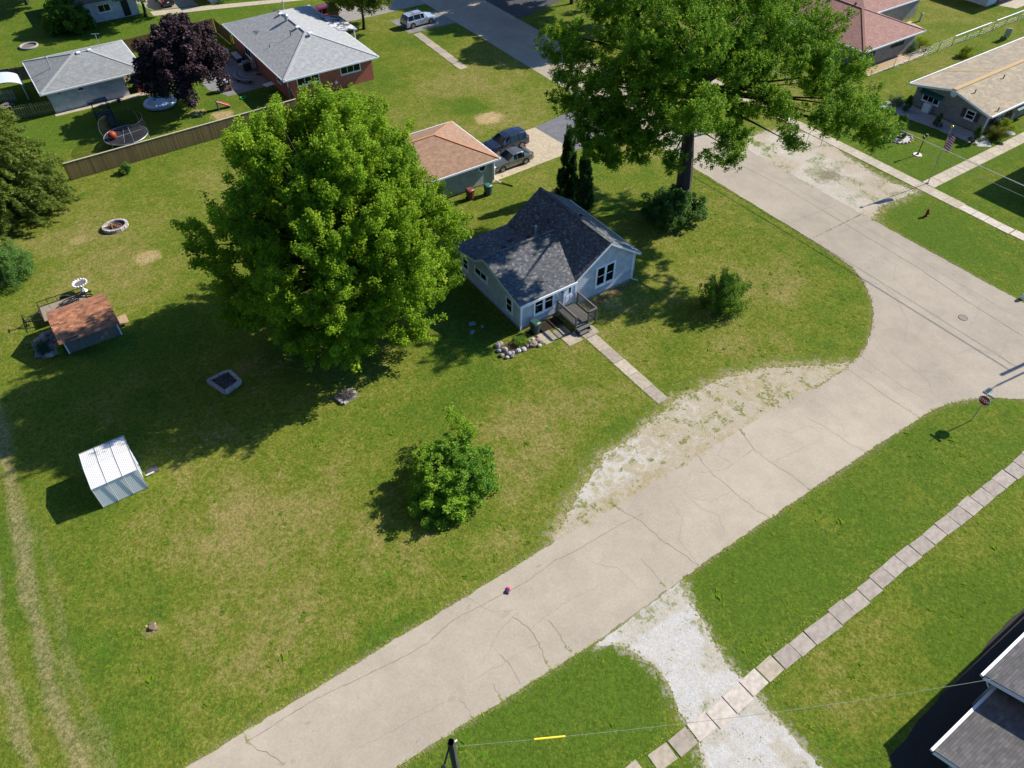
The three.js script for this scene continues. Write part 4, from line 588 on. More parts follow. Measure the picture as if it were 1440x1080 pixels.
// --- brick house with pale grey hip roof ---
{ const t = thing('house', 'red brick ranch house with pale grey hip roof and long windows', 'house', 30.2, 0, -89.8), x0 = 24.4, x1 = 35.9, z0 = -99.6, z1 = -80, h = 2.78;
  const rm = roofMat([[4, 0.60, 0.60, 0.595], [3, 0.615, 0.615, 0.61], [2, 0.58, 0.58, 0.58]]);
  wpart('wall', muv(bx(x0 + 0.6, x1 - 0.6, -0.05, h - 0.02, z0 + 0.6, z1 - 0.65)), brickMat, t);
  const rf = wpart('roof', slopes(hip(x0, x1, z0, z1, h, 4.75, 'z', 5.3, 6.4), 0.12), rm, t), cap = M(0xb9b9b9, 0.9, { map: fineGrain });
  wpart('ridge_cap', [ridgeCap([30.15, 4.75, -86.4], [30.15, 4.75, -94.3]), ridgeCap([30.15, 4.75, -86.4], [x1, h, z1]), ridgeCap([30.15, 4.75, -86.4], [x0, h, z1])], cap, rf);
  wpart('gutter', eaves(x0, x1, z0, z1, h), MAT.trim, t);
  const wz = z1 - 0.65;
  const w1a = onZ(477.5, 96, wz), w1b = onZ(507, 96, wz); win(t, V((w1a.x + w1b.x) / 2, 1.95, wz), w1b.x - w1a.x, 0.95, 'pz', { cols: 3, f: 0.1, mat: MAT.trim }); const w2a = onZ(417, 115, wz); win(t, V(w2a.x + 1.35, 1.95, wz), 2.7, 0.95, 'pz', { cols: 3, f: 0.1, mat: MAT.trim });
  win(t, V(x0 + 0.6, 1.7, -83.5), 1.2, 1.1, 'nx', { rows: 2 }); win(t, V(x0 + 0.6, 1.5, -93.5), 2.2, 1.6, 'nx', { cols: 2 });
  wpart('downspout', rod(V(x0 + 0.5, 2.55, z1 - 0.55), V(x0 + 0.5, 0.1, z1 - 0.55), 0.05), MAT.white, t);
  // entrance roof on the street side, patched and peeling
  const patch = tiled(bake(256, 256, (x, y, o) => { const n = fbm(x / 22, y / 22, 4), v = n > 0.5 ? 0.72 : n > 0.42 ? 0.5 : 0.3; const f = 1 + (NT[(x * 91 + y * 17) & 65535] - 0.5) * 0.14; o[0] = v * f; o[1] = v * f * 1.01; o[2] = v * f * 1.03; }), 5);
  wpart('entrance_roof', slopes([[[33.6, 3.35, -94.5], [33.6, 3.35, -88.9], [37.6, 2.72, -88.9], [37.6, 2.72, -94.5]]], 0.15), M(0xffffff, 0.9, { map: patch }), t); for (const z of [-94.2, -89.2]) wpart('post', bx(37.2, 37.35, 0, 2.6, z - 0.07, z + 0.07), MAT.white, t);
  const slopeY = (x, z) => x < 30.15 ? h + (x - x0) / (30.15 - x0) * (4.75 - h) : h + (x1 - x) / (x1 - 30.15) * (4.75 - h);
  const sh = (c, px, py, m, H, r) => { let p = at(px, py, 4.2); const y = Math.min(4.7, slopeY(p.x, p.z)); p = at(px, py, y); return [rod(V(p.x, y - 0.1, p.z), V(p.x, y + H, p.z), r, r, 8)]; };
  for (const [px, py, H, r, m] of [[409, 50, 0.6, 0.05, MAT.black], [380, 70, 0.55, 0.05, MAT.black], [399, 12, 0.9, 0.09, MAT.galv]]) wpart('vent_pipe', sh(0, px, py, m, H, r), m, t);
  for (const [px, py] of [[419, 42], [437, 51], [395, 23]]) { const p = at(px, py, 4.45); wpart('roof_vent', rbox(0.45, 0.2, 0.45, 0.05, p.x, Math.min(4.7, slopeY(p.x, p.z)) + 0.1, p.z), MAT.white, t); }
  { const p = at(404, 34, 4.2); wpart('turbine_vent', [new THREE.SphereGeometry(0.3, 12, 8).translate(p.x, slopeY(p.x, p.z) + 0.5, p.z), rod(V(p.x, slopeY(p.x, p.z) - 0.1, p.z), V(p.x, slopeY(p.x, p.z) + 0.4, p.z), 0.2, 0.2, 10)], MAT.galv, t); }
  for (const [px, py] of [[357, 40], [386, 23]]) { const p = at(px, py, 3.9), n = V(-(4.75 - h), 5.75, 0).normalize(); for (let k = 0; k < 5; k++) wpart('missing_shingle', sheet([[-0.16, -0.08], [0.16, -0.1], [0.18, 0.08], [-0.14, 0.1]].map(q => q), 0).applyQuaternion(new THREE.Quaternion().setFromUnitVectors(V(0, 1, 0), n)).translate(p.x + (k % 2) * 0.25, slopeY(p.x + (k % 2) * 0.25, p.z) + 0.012, p.z - 0.4 + k * 0.22), M(0x4a4a4c, 0.95), t); }
  wpart('porch_lamp', new THREE.SphereGeometry(0.2, 12, 8).translate(onZ(473, 123, wz).x, 0.9, wz + 0.15), MAT.white, t);
}
// --- white garage with grey hip roof ---
{ const t = thing('garage', 'long white stucco garage with grey hip roof and open brick-piered corner', 'garage', 7.3, 0, -97.3), x0 = 1.8, x1 = 12.75, z0 = -102.3, z1 = -92.1, h = 2.52, rm = roofMat([[4, 0.52, 0.525, 0.52], [3, 0.535, 0.54, 0.535], [2, 0.505, 0.51, 0.505]]);
  wpart('wall', muv(bx(2.45, 10.4, -0.05, h - 0.03, z0 + 0.5, z1 - 0.55)), M(0xd3d8d8, 0.9, { map: coarseGrain }), t); wpart('recessed_wall', muv(bx(10.42, 12.2, -0.05, h - 0.04, z0 + 0.52, -96)), M(0xcdb98c, 0.9), t); wpart('brick_pier', muv(bx(11.35, 12.25, -0.05, h - 0.05, -94.6, -92.7)), brickMat, t);
  const rf = wpart('roof', slopes(hip(x0, x1, z0, z1, h, 4.0, 'x', 5.0, 4.4), 0.12), rm, t), zc = (z0 + z1) / 2; wpart('ridge_cap', [ridgeCap([6.8, 4, zc], [x0, h, z1]), ridgeCap([8.35, 4, zc], [x1, h, z1]), ridgeCap([6.8, 4, zc], [8.35, 4, zc]), ridgeCap([6.8, 4, zc], [x0, h, z0])], M(0xa9abaa, 0.9, { map: fineGrain }), rf);
  wpart('gutter', eaves(x0, x1, z0, z1, h), MAT.trim, t); const p = onZ(113, 124, z1 - 0.55); win(t, V(p.x, 2.0, z1 - 0.55), 0.62, 0.5, 'pz', { rows: 2, f: 0.06 }); wpart('wall_lamp', rbox(0.14, 0.14, 0.12, 0.02, 3.55, 1.95, z1 - 0.5), MAT.dark, t);
  wpart('vent_pipe', [rod(V(4.0, 2.95, -96.6), V(4.0, 4.35, -96.6), 0.07, 0.07, 8), rod(V(4.0, 4.35, -96.6), V(4.0, 4.5, -96.6), 0.16, 0.14, 8)], MAT.galv, t); for (const [x, z] of [[7.3, -97.0], [8.5, -97.1]]) wpart('roof_vent', rbox(0.4, 0.18, 0.4, 0.04, x, 4.02, z), MAT.white, t); wpart('antenna', [rod(V(9.8, 3.5, -98.2), V(9.8, 5.2, -98.2), 0.03), rod(V(9.4, 5.15, -98.4), V(10.2, 5.15, -98), 0.03)], MAT.galv, t); wpart('wire', rod(V(4.05, 3.05, -96.4), V(2.0, 2.62, -95.2), 0.02), MAT.dark, t); }
// --- pink-roofed house ---
{ const t = thing('house', 'long house with dusty pink hip roofs and dark shaded walls', 'house', 92, 0, -58), rm = roofMat([[4, 0.575, 0.425, 0.375], [3, 0.595, 0.445, 0.395], [2, 0.555, 0.405, 0.36]]), w = siding(0x9b9488), h = 2.62;
  const A = [83.6, 95.3, -68, -49.4], B = [93, 106, -70, -56.3];
  for (const b of [A, B]) wpart('wall', muv(bx(b[0] + 0.6, b[1] - 0.6, -0.05, h - 0.02, b[2] + 0.6, b[3] - 0.6)), w, t);
  const cap = M(0x9a6c5f, 0.9, { map: fineGrain }); let rf = wpart('roof', slopes(hip(...A, h, 4.7, 'z', 5.5, 5.6), 0.12), rm, t); wpart('ridge_cap', [ridgeCap([89.45, 4.7, -55], [89.45, 4.7, -62.5]), ridgeCap([89.45, 4.7, -55], [A[1], h, A[3]]), ridgeCap([89.45, 4.7, -55], [A[0], h, A[3]])], cap, rf); rf = wpart('roof', slopes(hip(...B, h + 0.1, 4.6, 'x', 6, 6), 0.12), rm, t); wpart('ridge_cap', ridgeCap([99, 4.6, -63.15], [106, h + 0.1, -56.3]), cap, rf);
  wpart('gutter', eaves(...A, h), MAT.trim, t); wpart('gutter', eaves(...B, h + 0.1), MAT.trim, t); const p = onZ(1262, 62, -50); win(t, V(p.x, 1.9, -50), 2.4, 0.8, 'pz', { cols: 3, mat: MAT.dark }); win(t, V(86.3, 1.7, -50), 1.4, 1.1, 'pz', { cols: 2, mat: M(0xb9b3a8, 0.6) });
  wpart('vent_pipe', rod(V(89.6, 4.5, -56.2), V(89.6, 5.0, -56.2), 0.12, 0.12, 8), MAT.dark, t); }
// --- tan-roofed house ---
{ const t = thing('house', 'low grey-sided house with weathered tan shingle roof and green awnings', 'house', 92, 0, -36.8), w = siding(0x9a9389, 0.7), xw = 82.1, zn = -41.0, zs = -32.5, h = 2.35, hp = 3.45, zc = -36.75;
  const rt = tiled(bake(512, 512, (x, y, o) => { const r = Math.floor(y / 18.3), n = NT[(r * 53 + Math.floor(x / 30 + r * 0.37) * 17) & 65535], st = sm(0.45, 0.85, fbm(x / 50, y / 50, 4)) * 0.55, f = 1 + (NT[(x * 57 + y * 311) & 65535] - 0.5) * 0.2 + (n - 0.5) * 0.12; o[0] = lerp(0.60, 0.74, st) * f; o[1] = lerp(0.545, 0.65, st) * f; o[2] = lerp(0.46, 0.50, st) * f; }), 7);
  const rm = M(0xffffff, 0.95, { map: rt, bumpMap: shingleBump, bumpScale: 0.01 });
  wpart('wall', wallShape([[zs, -0.05], [zn, -0.05], [zn, h - 0.1], [zc, hp - 0.16], [zs, h - 0.1]], 0.2, 'z', xw), w, t); wpart('wall', muv(bx(xw + 0.2, 118, -0.05, h - 0.1, zs - 0.2, zs)), w, t); wpart('wall', muv(bx(xw + 0.2, 118, -0.05, h - 0.1, zn, zn + 0.2)), w, t); wpart('wall', muv(bx(117.8, 118, -0.05, h - 0.12, zn + 0.2, zs - 0.2)), w, t);
  wpart('roof', slopes([[[81.4, h, -32.05], [118.4, h, -32.05], [118.4, hp, zc], [81.4, hp, zc]], [[118.4, h, -41.6], [87.2, h, -41.6], [86.4, h + 0.02, -41.5], [81.4, h, -41.5], [81.4, hp, zc], [118.4, hp, zc]]], 0.14), rm, t); wpart('ridge_cap', [ridgeCap([81.4, hp, zc], [118, hp, zc], 0.25), ridgeCap([87.2, h + 0.02, -41.5], [89.5, hp - 0.01, zc], 0.2)], M(0xc6a877, 0.95, { map: fineGrain }), t);
  wpart('fascia', [bx(81.4, 118.4, h - 0.16, h + 0.02, -32.05, -31.93), bx(81.4, 118.4, h - 0.16, h + 0.02, -41.72, -41.6), wallShape([[-32.05, h - 0.02], [zc, hp - 0.02], [zc, hp - 0.24], [-32.05, h - 0.24]], 0.06, 'z', 81.34), wallShape([[-41.6, h - 0.02], [zc, hp - 0.02], [zc, hp - 0.24], [-41.6, h - 0.24]], 0.06, 'z', 81.34)], MAT.white, t);
  const wa = onX(1310, 138, xw), wb = onX(1366, 159, xw); win(t, V(xw, 1.35, wa.z), 2.0, 0.85, 'nx', { cols: 3 }); win(t, V(xw, 1.4, wb.z), 1.0, 0.95, 'nx', { rows: 2, cols: 1 });
  for (const s of [-1, 1]) wpart('shutter', bx(xw - 0.05, xw, 0.95, 1.85, wb.z + s * 0.75 - 0.22, wb.z + s * 0.75 + 0.22), M(0x33383d, 0.6), t);
  const aw = (g) => wpart('awning', g, M(0x1e5c4f, 0.7), t); aw(slopes([[[xw - 0.02, 2.12, wa.z + 1.3], [xw - 0.02, 2.12, wa.z - 1.3], [xw - 0.6, 1.82, wa.z - 1.3], [xw - 0.6, 1.82, wa.z + 1.3]]], 0.06)); aw(slopes([[[86.5, 2.0, zs + 0.02], [91, 2.0, zs + 0.02], [91, 1.7, zs + 0.75], [86.5, 1.7, zs + 0.75]]], 0.06));
  const wd = onX(1340, 135, xw - 0.05); wpart('round_vent', new THREE.CylinderGeometry(0.34, 0.34, 0.1, 20).rotateZ(Math.PI / 2).translate(xw - 0.06, 2.75, wd.z), MAT.white, t);
  for (const x of [83.0, 84.6, 86.2]) win(t, V(x, 1.45, zs), 0.9, 0.9, 'pz', { rows: 2, mat: x === 84.6 ? MAT.white : M(0x33383d, 0.6) });
  wpart('corner_board', bx(xw - 0.03, xw + 0.1, 0, h - 0.1, zs - 0.1, zs + 0.03), MAT.white, t); for (const [px, py] of [[1411, 110], [1408, 146], [1371, 130]]) { const p = at(px, py, 3.2), y = h + (1 - Math.abs(p.z - zc) / 4.7) * (hp - h); wpart('vent_pipe', rod(V(p.x, y - 0.1, p.z), V(p.x, y + 0.4, p.z), 0.06), MAT.dark, t); } wpart('chimney', [bx(95.2, 96.1, 3.0, 3.9, -35.6, -35.0)], MAT.dark, t); }
// --- house at the lower right corner ---
{ const t = thing('house', 'house with dark grey shingle roof, white gutters and black mulch beds', 'house', 29, 0, 6), rm = roofMat([[4, 0.37, 0.355, 0.35], [3, 0.395, 0.38, 0.375], [2, 0.345, 0.33, 0.325], [1, 0.42, 0.405, 0.395]]), w = siding(0x8f9396), H1 = 3.4, H2 = 2.75;
  wpart('wall', muv(bx(27.1, 40, -0.05, H1 - 0.1, 1.3, 10)), w, t); wpart('wall', muv(bx(22.4, 27.08, -0.05, H2 - 0.1, 2.4, 9)), w, t);
  const cap = M(0x55534f, 0.9);
  wpart('roof', slopes([[[26.4, H1, 0.75], [40.4, H1, 0.85], [40.4, H1 + 2.2, 5.7], [26.4, H1 + 2.2, 5.7]], [[40.4, H1, 10.6], [26.4, H1, 10.6], [26.4, H1 + 2.2, 5.7], [40.4, H1 + 2.2, 5.7]]], 0.14), rm, t); wpart('roof', slopes([[[21.9, H2, 1.45], [27.1, H2, 1.47], [27.1, H2 + 1.9, 5.7], [21.9, H2 + 1.9, 5.7]], [[27.1, H2, 9.95], [21.9, H2, 9.95], [21.9, H2 + 1.9, 5.7], [27.1, H2 + 1.9, 5.7]]], 0.14), rm, t);
  wpart('gutter', [bx(26.35, 40.4, H1 - 0.16, H1 - 0.02, 0.62, 0.75)], MAT.white, t); wpart('gutter', [bx(21.85, 27.1, H2 - 0.16, H2 - 0.02, 1.32, 1.45)], MAT.white, t);
  wpart('fascia', [wallShape([[0.8, H1 - 0.02], [5.7, H1 + 2.18], [10.6, H1 - 0.02], [10.6, H1 - 0.26], [5.7, H1 + 1.94], [0.8, H1 - 0.26]], 0.04, 'z', 26.35), wallShape([[1.5, H2 - 0.02], [5.7, H2 + 1.88], [9.9, H2 - 0.02], [9.9, H2 - 0.24], [5.7, H2 + 1.66], [1.5, H2 - 0.24]], 0.04, 'z', 21.85)], MAT.white, t);
  wpart('gable_wall', wallShape([[1.3, H1 - 0.12], [5.7, H1 + 2.0], [10, H1 - 0.12]], 0.16, 'z', 27.1), w, t); wpart('gable_wall', wallShape([[2.4, H2 - 0.12], [5.7, H2 + 1.6], [9, H2 - 0.12]], 0.16, 'z', 22.42), w, t); win(t, V(24.5, 1.5, 2.398), 1.6, 1.2, 'pz', { cols: 2 });
  wpart('downspout', rod(V(26.6, H1 - 0.2, 0.75), V(26.6, H2 - 0.05, 1.2), 0.05), MAT.white, t); wpart('porch_step', rbox(0.5, 0.1, 1.4, 0.02, 20.6, 0.5, 2.6), MAT.white, t);
  const bed = structure('mulch_bed', sheet(ragged([[21.4, 0.55], [27, 0.15], [33, -0.15], [45, -0.2], [45, 2.5], [21.0, 2.6]], 0.3, 0.12), 0.012), MAT.mulch); }
// --- far houses at the edges of the frame ---
{ const t = thing('house', 'white house half hidden behind the shade tree', 'house', 13.6, 0, -121.5); wpart('wall', muv(bx(9.4, 18.2, -0.05, 2.7, -126, -117.4)), siding(0xdcdfe2), t); wpart('roof', slopes(hip(8.8, 18.8, -126.6, -116.8, 2.75, 4.6, 'x', 4.5, 4.5)), roofMat([[1, 0.45, 0.44, 0.43]]), t); win(t, V(14, 1.6, -117.4), 1.6, 1.0, 'pz', { cols: 2 }); wpart('door', bx(16.2, 17.1, 0.1, 2.1, -117.4, -117.34), MAT.dark, t); }
{ const t = thing('house', 'white house with a flower bed beside the concrete walk', 'house', 33, 0, -122); wpart('wall', muv(bx(27.5, 42, -0.05, 2.7, -126, -115.6)), siding(0xdcdfe2), t); wpart('roof', slopes(hip(27, 42.5, -126.6, -115, 2.75, 4.8, 'x', 5, 5)), roofMat([[1, 0.4, 0.38, 0.36]]), t); win(t, V(31, 1.5, -115.6), 1.4, 1.1, 'pz', { cols: 2 }); }
{ const t = thing('house', 'white and brick house beyond the wide back lawn', 'house', 122, 0, -58); wpart('wall', muv(bx(116.8, 128, -0.05, 2.6, -64, -53.4)), M(0xd5d4d2, 0.8), t); wpart('brick_front', muv(bx(119.3, 121.2, -0.05, 2.4, -53.38, -53.2)), brickMat, t); wpart('roof', slopes(hip(116, 129, -65, -52.2, 2.65, 4.6, 'x', 5, 5)), roofMat([[1, 0.42, 0.4, 0.38]]), t); win(t, V(118.2, 1.4, -53.4), 1.4, 1.1, 'pz', { cols: 2 }); structure('path', sheet([[118.5, -53.1], [126, -53.1], [126, -50.6], [119.6, -50.6]], 0.01), slabMat[2]); }
{ const t = thing('house', 'tall neighbouring house beyond the walkway, south of the tan-roofed house', 'house', 88, 0, -19); wpart('wall', muv(bx(79.6, 97, -0.05, 5.9, -24.7, -14)), siding(0xb5b0a6), t); wpart('roof', slopes(hip(79.1, 97.5, -25.15, -13.5, 6.0, 8, 'x', 5.8, 5.8)), roofMat([[1, 0.4, 0.37, 0.34]]), t); wpart('gutter', eaves(79.1, 97.5, -25.15, -13.5, 6.0), MAT.trim, t); win(t, V(79.6, 4, -20), 1.6, 1.1, 'nx', { cols: 2 }); win(t, V(79.6, 1.4, -20), 1.6, 1.1, 'nx', { cols: 2 }); }

// --- white corrugated metal shed ---
{ const mat = M(0xd3d1ce, 0.55), t = thing('metal_shed', 'white corrugated metal garden shed on the lawn by the grass lane', 'shed', -4.7, 0, -37.2);
  const X0 = -6.05, X1 = -3.35, zf = -35.65, zr = -38.85, hf = 1.9, hr = 1.9, hp = 2.12, zp = -37.3;
  // corrugated sheets: waves across x, running down the slope
  const sheetWave = (x0, x1, a, b, off, sx) => { const n = Math.round((x1 - x0) / 0.025), pos = [], N = V(b[1] - a[1], 0, 0); const dz = b[0] - a[0], dy = b[1] - a[1], L = Math.hypot(dz, dy), nz = -dy / L, ny = dz / L, s = ny < 0 ? -1 : 1; const P = (i, p) => { const x = x0 + (x1 - x0) * i / n, w = Math.sin(i * Math.PI / 2) * 0.006 * s; return [x, p[1] + ny * (w + 0), p[0] + nz * w]; }; for (let i = 0; i < n; i++) { const A = P(i, a), B = P(i + 1, a), C = P(i + 1, b), D = P(i, b); pos.push(...A, ...B, ...C, ...A, ...C, ...D); } const g = new THREE.BufferGeometry(); g.setAttribute('position', new THREE.Float32BufferAttribute(pos, 3)); g.computeVertexNormals(); if (g.attributes.normal.getY(0) < 0) { const c = clean(g); flip(c); c.computeVertexNormals(); return c; } return g; };
  wpart('wall', [muv(bx(X0 + 0.06, X1 - 0.06, 0.02, hf - 0.06, zr + 0.1, zf - 0.05)), wallShape([[zr + 0.1, hf - 0.07], [zf - 0.05, hf - 0.07], [zp, hp - 0.06]], X1 - X0 - 0.12, 'z', X0 + 0.06)], M(0xcfd1d3, 0.5, { metalness: 0.1 }), t);
  const W3 = (X1 - X0) / 3; for (let k = 0; k < 3; k++) { const a = X0 + k * W3, b = a + W3; wpart('roof_sheet', sheetWave(a, b - 0.01, [zp, hp], [zr, hr - 0.02]), mat, t); wpart('roof_sheet', sheetWave(a, b - 0.01, [zp + 0.005, hp - 0.004], [zf + 0.06, hf + 0.01]), mat, t); wpart('wall_sheet', sheetWave(a, b - 0.01, [zf, hf], [zf + 0.03, 0.05]), mat, t); }
  for (let k = 0; k <= 3; k++) { const x = X0 + k * W3; wpart('seam_strip', [rod(V(x, hp + 0.015, zp), V(x, hr, zr - 0.02), 0.018, 0.018, 5), rod(V(x, hp + 0.015, zp), V(x, hf + 0.02, zf + 0.06), 0.018, 0.018, 5), rod(V(x, hf + 0.02, zf + 0.06), V(x, 0.05, zf + 0.05), 0.018, 0.018, 5)], MAT.galv, t); }
  wpart('trim', [rod(V(X0, 0.06, zf + 0.02), V(X1, 0.06, zf + 0.02), 0.03), rod(V(X0, hr, zr), V(X1, hr, zr), 0.03), rod(V(X0, 0, zf), V(X0, 0.1, zr), 0.03)], MAT.galv, t); const d = wpart('door', bx(X1 - 0.06, X1 + 0.0, 0.05, 1.7, -37.9, -36.9), M(0xc9cccf, 0.5), t); wpart('handle', rbox(0.04, 0.12, 0.03, 0.01, X1 + 0.02, 0.8, -37.0), MAT.dark, d);
  const rp = thing('ramp_board', 'small dark ramp board lying against the metal shed door', 'board', -2.85, 0, -36.9); wpart('board', rbox(0.7, 0.04, 0.6, 0.01, -2.75, 0.05, -36.85), M(0x4a4647, 0.9), rp); wpart('prop', rbox(0.5, 0.06, 0.12, 0.01, -2.95, 0.12, -36.55), M(0xb9b9b9, 0.7), rp); }
// --- little brown shed ---
{ const t = thing('shed', 'little taupe shed with patched orange-brown shingle roof', 'shed', -2.9, 0, -52.6), w = M(0x8c8178, 0.8, { map: woodT }); const x0 = -4.75, x1 = -1.0, zf = -51.3, zr = -54.6, he = 1.65, hp = 2.55, zp = -53.0;
  wpart('wall', muv(bx(x0, x1, 0, he, zr, zf)), w, t); wpart('gable_wall', wallShape([[zr, he - 0.02], [zf, he - 0.02], [zp, hp - 0.08]], 0.08, 'z', x0), w, t); wpart('gable_wall', wallShape([[zr, he - 0.02], [zf, he - 0.02], [zp, hp - 0.08]], 0.08, 'z', x1 - 0.08), w, t);
  for (let k = 0; k < 9; k++) wpart('batten', bx(x0 + 0.2 + k * 0.42, x0 + 0.235 + k * 0.42, 0.02, he - 0.15, zf, zf + 0.02), w, t);
  const rm = M(0xffffff, 0.93, { map: shingles([[4, 0.60, 0.40, 0.29], [3, 0.66, 0.45, 0.33], [2, 0.54, 0.35, 0.26], [1, 0.47, 0.32, 0.25]], 0.06, 0.3), bumpMap: shingleBump, bumpScale: 0.02 });
  wpart('roof', slopes([[[-5.0, he - 0.06, -50.55], [-0.76, he - 0.06, -50.55], [-0.84, hp, zp], [-4.98, hp, zp]], [[-0.84, he - 0.1, -55.0], [-5, he - 0.1, -55.0], [-4.98, hp, zp], [-0.84, hp, zp]]], 0.06), rm, t);
  for (const [px, py, l] of [[136, 441, 0.75], [95, 470, 1.1]]) { const p = at(px, py, 2.1), y = he - 0.06 + (p.z + 50.55) / (zp + 50.55) * (hp - he + 0.06) , g = sheet([[-l / 2, -0.08], [l / 2, -0.09], [l / 2, 0.08], [-l / 2, 0.09]], 0).rotateX(Math.atan2(hp - he, 2.45)).translate(p.x, y + 0.014, p.z); wpart('missing_shingle', g, M(0x55483f, 0.95), t); }
  for (const x of [x0, x1]) wpart('corner_board', bx(x - 0.05, x + 0.05, 0, he - 0.1, zf - 0.04, zf + 0.035), MAT.white, t);
  const b = thing('plywood_sheet', 'pale sheet of plywood beside the little brown shed', 'board', -0.55, 0, -52.4); wpart('board', rbox(0.7, 0.05, 1.1, 0.01, -0.5, 0.3, -52.6), M(0xc9a781, 0.8, { map: woodT }), b); wpart('support', bx(-0.75, -0.3, 0, 0.27, -52.9, -52.4), MAT.wood, b); }

// ---------- fences ----------
function plankFence(label, a, b, h, bw, mat, o = {}) {
  const L = Math.hypot(b[0] - a[0], b[1] - a[1]), t = thing('plank_fence', label, 'fence', a[0], 0, a[1], -Math.atan2(b[1] - a[1], b[0] - a[0])), n = Math.floor(L / bw), geos = [0, 1, 2].map(k => muv(box(bw * (o.fill || 0.96), h - 0.05 * k * 0.5, 0.02, 0, (h - 0.05 * k * 0.5) / 2, 0))), ms = [mat, mat.clone(), mat.clone()]; ms[1].color.multiplyScalar(0.86); ms[2].color.multiplyScalar(1.14);
  for (let i = 0; i < n; i++) { const m = part('board', geos[Math.floor(rnd() * 3)], ms[Math.floor(rnd() * 3)], t); m.position.set((i + 0.5) * bw, 0.04, R(-0.006, 0.006)); }
  for (const y of o.rails || [0.35, h - 0.3]) part('rail', muv(box(L, 0.09, 0.04, L / 2, y, o.side ? o.side * 0.035 : -0.035)), mat, t);
  for (let x = 0; x <= L + 0.01; x += L / Math.max(1, Math.round(L / 2.4))) part('post', muv(box(0.1, h + 0.06, 0.1, x, (h + 0.06) / 2, -0.11)), mat, t);
  if (o.cap) part('cap_rail', muv(box(L, 0.04, 0.16, L / 2, h + 0.06, -0.03)), M(0xb3a88f, 0.85), t); return t;
}
const planks = M(0x8a7347, 0.88, { map: woodT });
plankFence('tall tan plank fence along the back lawn behind the little shed', [0.7, -76.9], [24.4, -77.2], 1.75, 0.145, planks, { cap: true });
plankFence('short plank fence joining the brick house to the back fence', [24.5, -77.4], [25.0, -80.6], 1.75, 0.145, planks);
plankFence('plank fence at the far end of the patio', [13.2, -104.5], [24.6, -105.2], 1.7, 0.145, M(0x7a5c37, 0.88, { map: woodT })); plankFence('plank fence at the rear corner of the brick house', [24.7, -105], [24.9, -99.6], 1.7, 0.145, M(0x77603c, 0.88, { map: woodT }));
plankFence('open picket fence at the corner of the white garage', [-1.4, -93.6], [2.4, -92.9], 1.35, 0.24, M(0xa08e5c, 0.88), { fill: 0.42 }); plankFence('weathered picket fence below the white canopy', [-6, -101], [-0.6, -98.3], 1.3, 0.24, M(0x9a8f74, 0.88), { fill: 0.5 }); plankFence('plank fence behind the white canopy', [-8, -105.5], [2, -103.6], 1.5, 0.15, M(0x8b7a5e, 0.88, { map: woodT }));
{ const t = thing('rail_fence', 'wire fence with white top rail behind the tan-roofed house', 'fence', 96, 0, -48); for (let x = 88.5; x <= 121; x += 3) wpart('post', rod(V(x, 0, -48), V(x, 1.2, -48), 0.035), MAT.galv, t); for (const [a, b] of [[100.4, 108.4], [109.6, 121]]) wpart('top_rail', rod(V(a, 1.22, -48), V(b, 1.22, -48), 0.07, 0.07, 8), MAT.white, t); for (let y = 0.15; y < 1.2; y += 0.25) wpart('wire', rod(V(88.5, y, -48), V(121, y, -48), 0.008, 0.008, 4), MAT.galv, t); }

// ---------- vehicles ----------
const paint = (hex, metal = 0.35) => new THREE.MeshPhysicalMaterial({ color: hex, roughness: 0.35, metalness: metal, clearcoat: 1, clearcoatRoughness: 0.06, side: THREE.DoubleSide });
